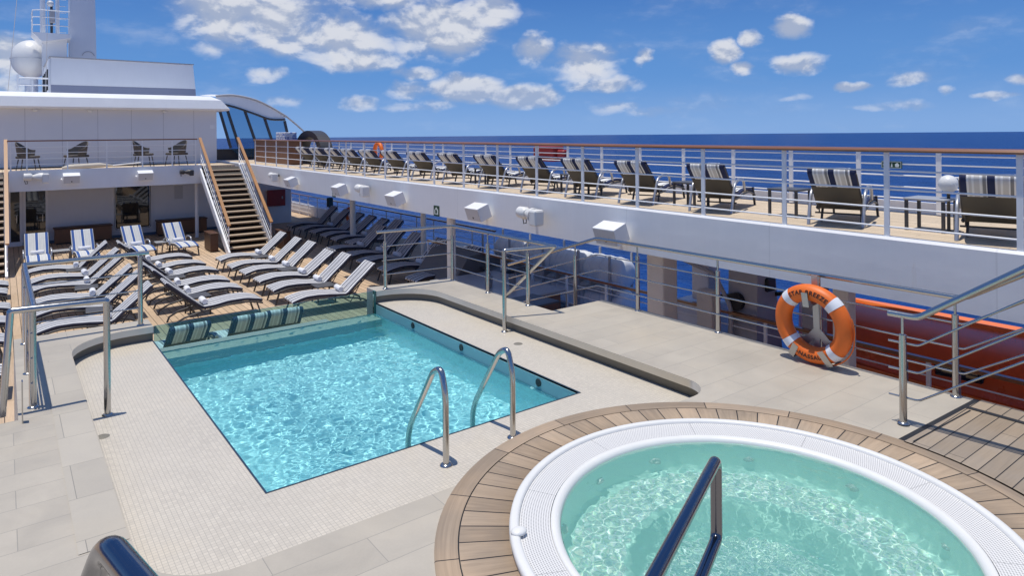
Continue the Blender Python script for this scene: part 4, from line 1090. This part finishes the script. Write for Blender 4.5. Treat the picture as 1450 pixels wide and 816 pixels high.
MB().tube([(0, .30 * math.cos(a), .30 * math.sin(a)) for a in [2 * PI * i / 24 for i in range(24)]], .075, 10, closed=True).build('ring', ORANGE, t)
t = thing('lookout_post', 'dark green pedestal near the forward railing in the shade', 'pedestal', (12.4, 30.9, ZT))
MB().cyl((0, 0, 0), (0, 0, 1.0), .03).build('pole', GUN, t); MB().rbox(-.12, .12, -.12, .12, 1.0, 1.45, .03, 1).build('head', material('dark_teal_cover', (.02, .06, .07), .6), t)
t = thing('red_locker', 'small red box fixed outside the upper railing above the sea', 'locker', (11.75, 14.0, zu(14)))
MB().rbox(-.2, .2, -.42, .42, .52, .93, .04, 2).build('body', RED, t); MB().rbox(-.1, .1, -.72, -.44, .58, .84, .04, 1).build('end_fitting', RED, t); MB().box(-.24, -.202, -.3, .3, .62, .66).build('latch_bar', GUN, t)
t = thing('exit_sign', 'dark green arrow sign on the outboard rods near the globe lamp', 'sign', (11.37, 5.02, zu(5) + .745))
MB().box(-.012, .012, -.155, .155, -.058, .058).build('plate', GREEN, t)
MB().box(-.0155, -.0125, -.148, .148, -.052, -.046).box(-.0155, -.0125, -.148, .148, .046, .052).box(-.0155, -.0125, -.148, -.142, -.046, .046).box(-.0155, -.0125, .142, .148, -.046, .046).box(-.0155, -.0125, .03, .036, -.046, .046).build('border', SIGNW, t)
MB().prism([(.132, 0), (.095, .034), (.095, .011), (.048, .011), (.048, -.011), (.095, -.011), (.095, -.034)], 'x', -.0155, -.0125).build('arrow', SIGNW, t)
MB().prism([(.01, -.035), (-.02, -.035), (-.01, .035)], 'x', -.0155, -.0125).build('running_figure', SIGNW, t)
MB().prism([(-.06, -.034), (-.11, -.034), (-.122, 0), (-.09, .034), (-.055, .01)], 'x', -.0155, -.0125).build('boat_pictogram', SIGNW, t)

# a closed parasol lying on the balcony
t = thing('closed_parasol', 'closed beige parasol lying on the balcony floor behind the rods', 'parasol', (0, 0, 0))
MB().tube([(1.85, 31.5, 1.42), (2.1, 31.5, 1.45), (3.1, 31.48, 1.50), (3.55, 31.46, 1.47)], [.05, .11, .09, .03], 10).build('folded_canopy', painted('beige_canvas', (.60, .55, .47), .8, .1, 5.), t)
MB().tube([(3.5, 31.46, 1.47), (4.55, 31.42, 1.56)], .025, 8).build('pole', WHITE, t)
# door number on the deckhouse corner
# ------------------------------------------------------------------ loudspeakers, floodlights, signs on the fascias
def speaker(loc, rz, label):
    t = thing('loudspeaker', label, 'loudspeaker', loc, rz, 'white loudspeaker boxes')
    # local: +x towards the pool, box tilted down
    M = Matrix.Rotation(R(20), 4, 'Y')
    MB().prism([(.10, -.16), (.40, -.16), (.40, .14), (.10, .14)], 'y', -.26, .26).xf(M).build('cabinet', WHITE, t)
    MB().box(.4015, .406, -.245, .245, -.145, .125).xf(M).build('grille', BOXGREY, t)
    MB().box(.4065, .409, -.02, .02, -.10, -.06).xf(M).build('badge', BLACK, t)
    MB().box(.0, .12, -.03, .03, -.06, .02).build('wall_arm', WHITE, t)
    MB().tube(fillet([(.12, -.29, -.10), (.22, -.31, -.11), (.30, -.31, -.14), (.30, -.262, -.14)], .03, 3), .02, 8).build('bracket', WHITE, t)
    return t
sp = speaker((8.53, 8.2, .93), PI, 'x'); learn(sp)
for y, l in ((8.25, 'largest white loudspeaker on the fascia, nearest the orange ring'), (12.3, 'white loudspeaker on the fascia left of the white double floodlight'), (16.2, 'third loudspeaker on the fascia above the shaded loungers'), (19.9, 'fourth loudspeaker on the fascia, above the left green sign'), (24.3, 'farthest loudspeaker on the long fascia beside the stairs')):
    put(sp, (8.53, y, zu(y) - .34), PI, l, 'white loudspeaker boxes')
for x, l in ((2.1, 'left grey faced loudspeaker on the balcony front'), (4.6, 'right grey faced loudspeaker on the balcony front')):
    put(sp, (x, BY, 1.16), -PI / 2, l, 'white loudspeaker boxes', 1.05)
def flood(loc, rz, label, dark=False):
    a = GUN if dark else PLASTIC
    t = thing('floodlight', label, 'floodlight', loc, rz, 'floodlights on the fascias')
    MB().cyl((0, 0, 0), (.08, 0, 0), .03).box(.08, .12, -.10, .10, -.06, .06).build('bracket', GUN, t)
    MB().tube([(.20, -.16, .01), (.20, -.02, .0), (.21, .02, .0)], [.085, .095, .06], 16).build('motor_housing', a, t)
    MB().tube([(.20, .02, .0), (.22, .16, .0), (.23, .22, -.01)], [.05, .10, .11], 16).build('lamp_head', a, t)
    MB().rbox(.14, .32, .20, .36, -.16, .08, .03, 2).build('lens_hood', a, t)
    MB().tube([(.12, -.10, -.06), (.14, -.08, -.16), (.16, -.12, -.17), (.15, -.15, -.06)], .008, 6).build('cable', BLACK, t)
    return t
fl_ = flood((0, 0, 0), PI, 'x'); learn(fl_)
for y, l in ((10.55, 'nearest white double floodlight on the fascia'), (18.3, 'middle white floodlight on the fascia between two loudspeakers'), (26.3, 'far white floodlight on the fascia beside the stairs')):
    put(fl_, (8.53, y, zu(y) - .30), PI, l, 'floodlights on the fascias', 1.3)
put(fl_, (.86, BY, 1.16), -PI / 2, 'white floodlight at the left end of the balcony front', 'floodlights on the fascias', 1.5)
flood((6.05, BY, 1.13), -PI / 2, 'dark floodlight at the right end of the balcony front', True)
for y, l in ((20.9, 'left small green safety sign on the fascia'), (14.45, 'right small green safety sign on the fascia')):
    t = thing('safety_sign', l, 'sign', (8.53, y, zu(y) - .62), 0, 'green safety signs')
    MB().box(-.012, -.0, -.13, .13, -.13, .13).build('plate', GREEN, t)
    MB().prism([(-.09, -.085), (.09, -.085), (.09, .02), (.0, .095), (-.09, .02)], 'x', -.0155, -.0125).build('pictogram', SIGNW, t)
    MB().prism([(-.03, -.06), (.045, -.06), (.045, .03), (-.0, .05), (-.045, .0)], 'x', -.0175, -.0157).build('figure', GREEN, t)

# ------------------------------------------------------------------ orange life ring on its stand
RX, RY, RZc = 7.20, 4.03, .452
t = thing('life_ring', 'large orange life ring lettered STAR BREEZE NASSAU on the tiles', 'life ring', (RX, RY, RZc), 0)
R0, RM = .352, .092
Mr = Matrix(((0, 0, -1, 0), (-1, 0, 0, 0), (0, 1, 0, 0), (0, 0, 0, 1)))   # plane (a,b) -> right, up; normal -> towards the pool
Mt = Matrix.Rotation(R(-4), 4, 'Y') @ Mr
def tor(a0, a1, rm, n=40, m=18):
    mbx = MB(); full = abs(a1 - a0 - 2 * PI) < 1e-6; vs = []; N = n if full else n + 1
    for i in range(N):
        a = a0 + (a1 - a0) * i / n
        for j in range(m):
            b = 2 * PI * j / m; r = R0 + rm * math.cos(b); vs.append((r * math.cos(a), r * math.sin(a), rm * math.sin(b)))
    return mbx.add(vs, [(i * m + j, ((i + 1) % N) * m + j, ((i + 1) % N) * m + (j + 1) % m, i * m + (j + 1) % m) for i in range(n) for j in range(m)], True).xf(Mt)
tor(0, 2 * PI, RM, 96, 28).build('ring', ORANGE, t)
for a in (45, 133, 222, 313): tor(R(a - 6.5), R(a + 6.5), RM + .004, 10, 28).build('reflective_band', REFLECT, t)
def lettering(txt, top, size):
    cu = bpy.data.curves.new('letters', 'FONT'); cu.body = txt; cu.size = size; cu.align_x = 'CENTER'; cu.align_y = 'CENTER'; cu.space_character = 1.12; cu.resolution_u = 3; cu.offset = .0012
    ob = bpy.data.objects.new('letters', cu); COL.objects.link(ob)
    dg = bpy.context.evaluated_depsgraph_get(); me = bpy.data.meshes.new_from_object(ob.evaluated_get(dg))
    bm = bmesh.new(); bm.from_mesh(me); bmesh.ops.triangulate(bm, faces=bm.faces)
    for _ in range(2): bmesh.ops.subdivide_edges(bm, edges=[e for e in bm.edges if e.calc_length() > .02], cuts=1)
    bmesh.ops.triangulate(bm, faces=bm.faces)
    vs = []
    for i, v in enumerate(bm.verts):
        v.index = i; x, y = v.co.x, v.co.y + (.018 if top else .0)
        a = PI / 2 - x / R0 if top else -PI / 2 + x / R0
        r = R0 + y if top else R0 - y
        d = max(-.085, min(.085, r - R0)); vs.append((r * math.cos(a), r * math.sin(a), math.sqrt(RM * RM - d * d) + .003))
    fs = [[v.index for v in f.verts] for f in bm.faces]; bm.free()
    bpy.data.objects.remove(ob)
    return MB().add(vs, fs).xf(Mt)
INK = material('black_lettering', (.012, .010, .012), .5)
lettering('STAR BREEZE', True, .068).build('lettering', INK, t)
lettering('-NASSAU-', False, .068).build('lettering', INK, t)
def ringpt(a, r, h): return Mt @ V((r * math.cos(R(a)), r * math.sin(R(a)), h))
MB().tube([ringpt(a, R0 + RM + .012 + .022 * abs(math.sin(R((a + 65) * 3.2))), .01 + .02 * math.sin(R(a * 5))) for a in range(-65, 20, 4)], .007, 8).build('grab_line', ORANGE, t)
t = thing('ring_stand', 'bare steel stand with three hooks holding the orange life ring', 'stand', (RX, RY, RZc))
Mb = Mt
def plate(a, b, w, h0, h1, name):
    A_, B_ = V((a[0], a[1], 0)), V((b[0], b[1], 0)); d = (B_ - A_).normalized(); nrm = V((-d.y, d.x, 0)) * w
    vs = [A_ + nrm, A_ - nrm, B_ - nrm, B_ + nrm]
    vs = [V((p.x, p.y, h0)) for p in vs] + [V((p.x, p.y, h1)) for p in vs]
    return MB().add(vs, [(0, 1, 2, 3), (4, 5, 6, 7), (0, 1, 5, 4), (1, 2, 6, 5), (2, 3, 7, 6), (3, 0, 4, 7)]).xf(Mb).build(name, STEELM, t)
STEELM = painted('matt_steel', (.50, .49, .47), .42, .08, 4., metal=.75)
plate((-.02, .52), (-.02, -.30), .036, -.115, -.105, 'upright')
plate((-.02, -.10), (-.22, -.34), .036, -.118, -.106, 'strut'); plate((-.02, -.10), (.20, -.34), .036, -.119, -.107, 'strut')
for a, off in ((94, 0), (238, 0), (297, 0)):
    ca, sa = math.cos(R(a)), math.sin(R(a)); tx, ty = -sa, ca
    w_ = .036; rin_, rout_ = R0 - RM - .03, R0 + RM + .012
    def P(r, h, s): return Mt @ V((r * ca + tx * w_ * s, r * sa + ty * w_ * s, h))
    if a == 94: seq = [(rin_ + .04, -.105), (rin_ - .02, -.06), (rin_ - .02, .10), (R0 + .02, .108)]
    else: seq = [(rin_ + .02, -.108), (rout_ + .012, -.108), (rout_ + .012, .06), (R0 - .07, .118)]
    vs = []
    for r, h in seq: vs += [P(r, h, -1), P(r, h, 1)]
    n = len(seq); th = .004
    nv = [V(v) + (Mt.to_3x3() @ V((0, 0, 1))) * th for v in vs]
    MB().add(vs + nv, [(2 * i, 2 * i + 1, 2 * i + 3, 2 * i + 2) for i in range(n - 1)] + [(2 * n + 2 * i, 2 * n + 2 * i + 1, 2 * n + 2 * i + 3, 2 * n + 2 * i + 2) for i in range(n - 1)]).build('hook', STEELM, t)

# ------------------------------------------------------------------ funnel, mast, radome, windscreen
t = thing('funnel_house', 'white slanted funnel casing with grey stripe on the deckhouse roof', 'funnel', (0, 0, 0))
F0 = [(1.78, 4.56), (7.88, 4.56), (7.72, 6.22), (1.78, 6.26)]
MB().prism([(1.78, 5.02), (7.83, 5.02), (7.72, 6.22), (1.78, 6.26)], 'y', 37, 43).build('casing', WHITE, t)
MB().prism([(1.78, 4.54), (7.86, 4.54), (7.83, 5.015), (1.78, 5.015)], 'y', 37.01, 43).build('stripe_band', painted('grey_blue_paint', (.27, .29, .38), .4, .06), t)
MB().prism([(37.02, 4.54), (43, 4.54), (43, 5.9), (37.02, 6.2)], 'x', 1.70, 1.775).build('side_panel', WHITE_PANEL, t)
for y in (37.7, 39.0, 40.3, 41.6): MB().box(1.66, 1.698, y - .22, y + .22, 4.8, 5.75).build('louvre', BLACK, t)
MB().prism([(1.72, 6.265), (7.76, 6.225), (7.76, 6.27), (1.72, 6.31)], 'y', 36.95, 43).build('top_edge', GREYP, t)
t = thing('mast_column', 'tall pale grey mast column rising behind the funnel casing', 'mast', (0, 0, 0))
MB().prism([(2.68, 4.5), (3.95, 4.5), (3.88, 11.2), (2.74, 11.2)], 'y', 43.2, 44.4).xf(Matrix.Translation((.22, 0, 0))).build('column', WHITE_PANEL, t)
MB().tube([(3.55 + .22 + .28 * math.cos(a), 43.17, 7.0 + .28 * math.sin(a)) for a in [R(10 + 160 * i / 14) for i in range(15)]], .015, 6).build('ring_mark', GREYP, t)
t = thing('radar_tower', 'white tower with railed platform left of the mast column', 'tower', (.15, 0, 0))
MB().box(1.55, 2.6, 42.4, 43.6, 4.5, 7.75).build('tower_wall', WHITE, t)
MB().prism([(1.1, 7.95), (2.75, 7.95), (2.75, 7.76), (1.5, 7.5)], 'y', 41.6, 43.8).build('platform', WHITE, t)
rl_ = MB()
for z in (8.35, 8.75, 9.1): rl_.tube(fillet([(2.7, 41.65, z), (1.45, 41.65, z), (1.12, 41.9, z), (1.12, 43.7, z)], .1, 3), .025, 8)
rl_.build('guard_rail', WHITE, t)
for x, y in ((1.45, 41.65), (2.1, 41.65), (2.65, 41.65), (1.12, 42.2), (1.12, 43.2)): MB().tube([(x, y, 7.95), (x, y, 9.1)], .022, 8).build('post', WHITE, t)
for x in (1.6, 2.25): MB().cyl((x, 43.3, 7.9), (x, 43.3, 11.5), .12 if x < 2 else .09, 14).build('pole', WHITE, t)
for z in (8.2, 8.55, 8.9, 9.25, 9.6, 9.95): MB().tube([(2.3, 43.1, z), (2.62, 43.1, z)], .015, 6).build('rung', WHITE, t)
MB().cyl((1.95, 42.6, 7.95), (1.95, 42.6, 9.6), .06).build('antenna_mast', GUN, t); MB().sphere((1.9, 42.55, 9.6), .16).build('camera_dome', PLASTIC, t); MB().rbox(1.86, 2.1, 42.5, 42.75, 8.6, 9.3, .02, 1).build('antenna_box', GREYP, t)
t = thing('radome', 'large white satellite dome left of the radar tower', 'radome', (1.28, 44.6, 6.85))
MB().sphere((0, 0, 0), .93, .93, 1.02, 36, 24).build('dome', PLASTIC, t); MB().lathe([(.935, -.03), (.945, -.02), (.945, .02), (.935, .03)], n=40).build('seam_band', BOXGREY, t); MB().cyl((0, 0, -2.4), (0, 0, -.9), .3).build('pedestal', WHITE, t)
t = thing('roof_rail', 'low white guard rail on the roof below the satellite dome', 'railing', (0, 0, 0))
rr = MB()
for z in (4.95, 5.25): rr.tube([(.55, 36.5, z), (1.65, 36.5, z)], .035, 8)
rr.build('rail', WHITE, t); MB().box(.52, .60, 36.46, 36.54, 4.5, 5.4).build('post', WHITE, t); MB().box(1.05, 1.11, 36.47, 36.53, 4.5, 5.2).build('post', WHITE, t); MB().box(.62, 1.0, 36.48, 36.52, 4.98, 5.2).build('sign_board', WHITE, t)
for i, (x0, y0, x1, y1) in enumerate(((.55, 40, .2, 36.2), (1.65, 40, 1.55, 36.4))):
    mb = MB(); mb.tube([(x0 + .3, y0 + 1, 12), (x1, y1, 4.5)], .012, 5); tag(mb.build('stay_wire', GREYP), ('thin stay wire crossing the sky at the far left', 'thin stay wire passing in front of the satellite dome')[i], 'wire')
# curved windscreen
t = thing('windscreen', 'curved white roofed glass windscreen right of the deckhouse', 'windscreen', (0, 0, 0))
crv = smooth_path([(8.55, 4.60), (9.4, 4.66), (10.4, 4.47), (11.2, 4.12), (12.05, 3.62)], 4)
mb = MB(); vs = [(x, y, z + d) for y, d in ((36.0, -.08), (36.0, .05), (39.5, .05), (39.5, -.08)) for x, z in crv]; n = len(crv)
low = smooth_path([(8.6, 4.28), (9.4, 4.12), (10.4, 3.78), (11.2, 3.50), (12.0, 3.48)], 4)
vs = [(x, 36.0, z) for x, z in low] + [(x, 36.0, z) for x, z in crv] + [(x, 39.5, z + .25) for x, z in crv]
mb.add(vs, [(i, i + 1, n + i + 1, n + i) for i in range(n - 1)] + [(n + i, n + i + 1, 2 * n + i + 1, 2 * n + i) for i in range(n - 1)])
mb.build('roof', WHITE, t)
MB().tube([(x, 35.96, z + .03) for x, z in crv] + [(12.6, 35.96, 3.2), (13.2, 35.96, 2.65)], .05, 8).build('rim_tube', GREYP, t)
MB().tube([(x, 35.95, z - .02) for x, z in low], .05, 8).build('lower_rim', GUN, t)
gx = [(8.75, 3.9, 9.25, 2.0), (9.05, 4.15, 9.85, 1.45), (9.95, 3.95, 10.75, 1.45), (10.95, 3.55, 11.6, 1.45), (12.0, 3.4, 12.4, 1.45)]
for a in gx: MB().bar((a[0], 36.05, a[1]), (a[2], 36.0, a[3]), .12, .10, (0, 1, 0)).build('mullion', GUN, t)
for i in range(4):
    a, b_ = gx[i], gx[i + 1]
    mb = MB(); mb.add([(a[0], 36.12, a[1]), (b_[0], 36.12, b_[1]), (b_[2], 36.08, b_[3]), (a[2], 36.08, a[3])], [(0, 1, 2, 3)]); mb.v += [(v[0], v[1] + .02, v[2]) for v in mb.v[:4]]; mb.f += [(7, 6, 5, 4)]; mb.sm += [False]
    mb.build('pane', SCREEN, t)
    MB().box(a[2] + .1, b_[2] - .1, 36.5, 36.56, 1.5, 2.55).build('chair_back', SCREEN, t) if False else None
MB().box(8.4, 11.9, 36.6, 37.2, 1.38, 1.95).build('dark_base', GUN, t)
for i, x in enumerate((9.5, 10.4, 11.2)):
    pass
t = thing('towel_cabinet', 'brown wooden towel cabinet at the end of the upper deck loungers', 'cabinet', (0, 0, 0))
MB().box(9.6, 10.2, 28.4, 33.2, zu(30) - .02, zu(30) + .98).build('body', DARKWOODX, t); MB().rbox(9.55, 10.25, 28.35, 33.25, zu(30) + .983, zu(30) + 1.02, .01, 1).build('counter_top', DARKWOOD, t)
t = thing('folded_towels', 'pile of folded blue and white towels on the brown cabinet', 'towels', (9.9, 29.55, zu(30) + 1.02))
TW = material('blue_white_towels', (.7, .72, .8), .9, 0, lambda g, b: g.put(b.inputs['Base Color'], g.mix(g.m('GREATER_THAN', g.noise(g.obj(), 9., 2, .5), .56), (.76, .77, .82), (.20, .26, .55))))
for k in range(5):
    for j in range(3): MB().rbox(-.26, .26, -.62 + .42 * j, -.24 + .42 * j, .07 * k, .07 * k + .066, .025, 2).build('towel', TW, t)
t = thing('black_arch', 'black curved arch sculpture beside the towel pile against the sea', 'arch', (10.6, 28.2, zu(28)), 0, None, .9)
mb = MB(); N = 22; vs = []
for i in range(N + 1):
    a = PI * i / N; ro, ri = 1.25, .74
    for r, z0, s in ((ro, 0, -1), (ro, 0, 1), (ri, -.05, 1), (ri, -.05, -1)):
        vs.append((s * (.28 if r == ro else .2), -r * 1.35 * math.cos(a) * (1.0), (.62 + r * .78 * math.sin(a)) if r == ro else (.66 + r * .84 * math.sin(a))))
mb.add(vs, [(i * 4 + k, i * 4 + (k + 1) % 4, i * 4 + 4 + (k + 1) % 4, i * 4 + 4 + k) for i in range(N) for k in range(4)] + [(0, 1, 2, 3), tuple(N * 4 + k for k in (3, 2, 1, 0))])
mb.build('hoop', GUN, t); MB().box(-.2, .2, -1.6, -.9, .0, .68).box(-.2, .2, .9, 1.6, .0, .68).build('base', GUN, t)
# the prototypes' leftovers: any prototype that was never placed is removed
for o in list(bpy.data.objects):
    if o.get('label') == 'x':
        for ch in list(o.children_recursive): bpy.data.objects.remove(ch)
        bpy.data.objects.remove(o)
# ------------------------------------------------------------------ camera
FPX = 960.; CX = 725.; E0, E1 = 196., 183.
cd = bpy.data.cameras.new('camera'); cam = bpy.data.objects.new('camera', cd); COL.objects.link(cam); SC.camera = cam
roll = math.atan2(E1 - E0, 1450.); yaw = math.atan((CX - 3.) / FPX)
F = V((math.sin(yaw), math.cos(yaw), 0)); Rr = V((math.cos(yaw), -math.sin(yaw), 0)); Dn = V((0, 0, -1))
c_, s_ = math.cos(roll), math.sin(roll)
Rx = Rr * c_ - Dn * s_; Dx = Rr * s_ + Dn * c_
M = Matrix((Rx, -Dx, -F)).transposed().to_4x4(); M.translation = (0, 0, 2.6)
cam.matrix_world = M
cd.sensor_width = 36; cd.lens = 36 * FPX / 1450; cd.shift_y = -(408 - (E0 + E1) / 2) / 1450; cd.clip_start = .05; cd.clip_end = 30000
# ------------------------------------------------------------------ light
SUNV = V((.115, -.05, -1)).normalized()
L = bpy.data.lights.new('sun', 'SUN'); L.energy = 3.7; L.angle = R(.5); L.color = (1., .95, .865); L.cycles.is_caustics_light = True
so = bpy.data.objects.new('sun', L); COL.objects.link(so); so.rotation_euler = SUNV.to_track_quat('-Z', 'Y').to_euler(); so.location = (0, 0, 30)
elev = math.asin(-SUNV.z); az = math.atan2(-SUNV.x, -SUNV.y)
w = bpy.data.worlds.new('World'); SC.world = w; w.use_nodes = True; nt = w.node_tree; g = G(nt)
bg = nt.nodes['Background']
sky = g.n('ShaderNodeTexSky', sky_type='NISHITA'); sky.sun_disc = False; sky.sun_elevation = elev; sky.sun_rotation = az
sky.air_density = 1.0; sky.dust_density = .0; sky.ozone_density = 1.0; sky.altitude = 0
def pixdir(u, v):
    x, y = u - CX, v - (E0 + E1) / 2
    x, y = math.cos(-roll) * x - math.sin(-roll) * y, math.sin(-roll) * x + math.cos(-roll) * y
    d = (F * FPX + Rr * x + Dn * y).normalized(); return math.atan2(d.x, d.y), d.z / math.hypot(d.x, d.y)
d = g.n('ShaderNodeTexCoord').outputs['Generated']
dx, dy, dz = g.xyz(d)
A_ = g.m('ARCTAN2', dx, dy); E_ = g.m('DIVIDE', dz, g.m('SQRT', g.m('ADD', g.m('MULTIPLY', dx, dx), g.m('MULTIPLY', dy, dy))))
pv = g.comb(A_, g.m('MULTIPLY', E_, 1.5), 0.)
warp = g.n('ShaderNodeTexNoise'); g.put(warp.inputs['Vector'], pv); warp.inputs['Scale'].default_value = 26.; warp.inputs['Detail'].default_value = 4
wv = g.xyz(warp.outputs['Color'])
Aw = g.m('ADD', A_, g.m('MULTIPLY', g.m('SUBTRACT', wv[0], .5), .035)); Ew = g.m('ADD', E_, g.m('MULTIPLY', g.m('SUBTRACT', wv[1], .5), .022))
clouds = [(360, 20, 150, 58, 1.), (470, 52, 110, 46, 1.05), (620, 40, 95, 52, 1.1), (690, 15, 50, 35, 1.), (500, 85, 70, 22, .75), (545, -8, 120, 26, .8),
          (752, 70, 34, 25, 1.), (830, 88, 62, 34, 1.05), (850, 118, 55, 16, .7), (907, 80, 18, 18, .8), (1025, 75, 28, 20, 1.), (1065, 55, 20, 14, .8), (1120, 40, 36, 20, 1.), (1052, 98, 20, 12, .8), (1128, 90, 48, 18, 1.),
          (575, 128, 42, 16, .9), (660, 126, 62, 24, 1.15), (740, 138, 60, 20, 1.), (600, 150, 60, 10, .6), (590, 105, 36, 14, .75), (1205, 123, 30, 10, 1.), (1285, 112, 45, 12, .65), (1337, 130, 16, 8, .8), (1410, 134, 40, 8, .9), (1440, 110, 22, 12, .9), (1265, 150, 70, 8, .5),
          (378, 105, 42, 14, .7), (400, 142, 34, 11, .65), (512, 145, 30, 13, .75), (20, 78, 52, 36, 1.1), (20, 125, 60, 30, .6), (860, 152, 40, 12, .6), (940, 158, 60, 10, .5), (1130, 138, 30, 8, .6), (320, 65, 60, 20, .5)]
dens = None
for (u, v, ru, rv, s) in clouds:
    a0, e0 = pixdir(u, v); a1, _ = pixdir(u + ru, v); _, e1 = pixdir(u, v - rv)
    x = g.m('MULTIPLY', g.m('SUBTRACT', Aw, a0), 1 / abs(a1 - a0)); y = g.m('MULTIPLY', g.m('SUBTRACT', Ew, e0), 1 / abs(e1 - e0))
    r2 = g.m('ADD', g.m('MULTIPLY', x, x), g.m('MULTIPLY', y, y))
    k = g.m('MULTIPLY', g.m('SUBTRACT', 1., r2), s)
    dens = k if dens is None else g.m('MAXIMUM', dens, k)
n1 = g.noise(pv, 15., 6, .53, .2); n2 = g.noise(g.vm('ADD', pv, (0, .016, 0)), 15., 6, .53, .2)
base = g.m('ADD', g.m('MULTIPLY', g.m('MAXIMUM', dens, -1.0), .72), g.m('MULTIPLY', g.m('SUBTRACT', n1, .5), 1.45))
far_ = g.m('MULTIPLY', g.m('SUBTRACT', g.noise(g.comb(A_, g.m('MULTIPLY', E_, 3.), 4.), 6., 6, .6), .50), 1.0)
cover = g.sstep(g.m('MAXIMUM', base, far_), -.05, .70)
shade = g.sstep(g.m('SUBTRACT', n1, n2), -.06, .08)
thick = g.sstep(base, .15, .75)
lit = g.mix(shade, (.36, .44, .62), (.93, .93, .95))
lit = g.mix(g.m('MULTIPLY', thick, .38), lit, (.52, .57, .69))
# sky colour
gr1 = g.mix(g.sstep(E_, .0, .09), (.230, .405, .735), (.125, .305, .665))
gr2 = g.mix(g.sstep(E_, .06, .30), gr1, (.040, .150, .480))
STR = .15
skyc = g.mix(g.sstep(E_, .30, .95), g.mix(1., gr2, (1 / STR,) * 3, 'MULTIPLY'), g.mix(1., sky.outputs[0], (.72, .74, .80), 'MULTIPLY'))
cl = g.mix(1., lit, (6.2, 6.2, 6.2), 'MULTIPLY')
cl = g.mix(g.sstep(E_, .0, .10, .45, .0), cl, skyc)
final = g.mix(g.m('MULTIPLY', cover, .92), skyc, cl)
nt.links.new(final, bg.inputs[0]); bg.inputs[1].default_value = STR
SC.view_settings.view_transform = 'Standard'; SC.view_settings.look = 'None'; SC.view_settings.gamma = 1; SC.view_settings.exposure = 0
SC.render.engine = 'CYCLES'
SC.cycles.max_bounces = 14; SC.cycles.diffuse_bounces = 7; SC.cycles.transmission_bounces = 12; SC.cycles.glossy_bounces = 6; SC.cycles.transparent_max_bounces = 12; SC.cycles.caustics_reflective = False; SC.cycles.caustics_refractive = True
SC.cycles.use_denoising = True; SC.cycles.sample_clamp_indirect = 12
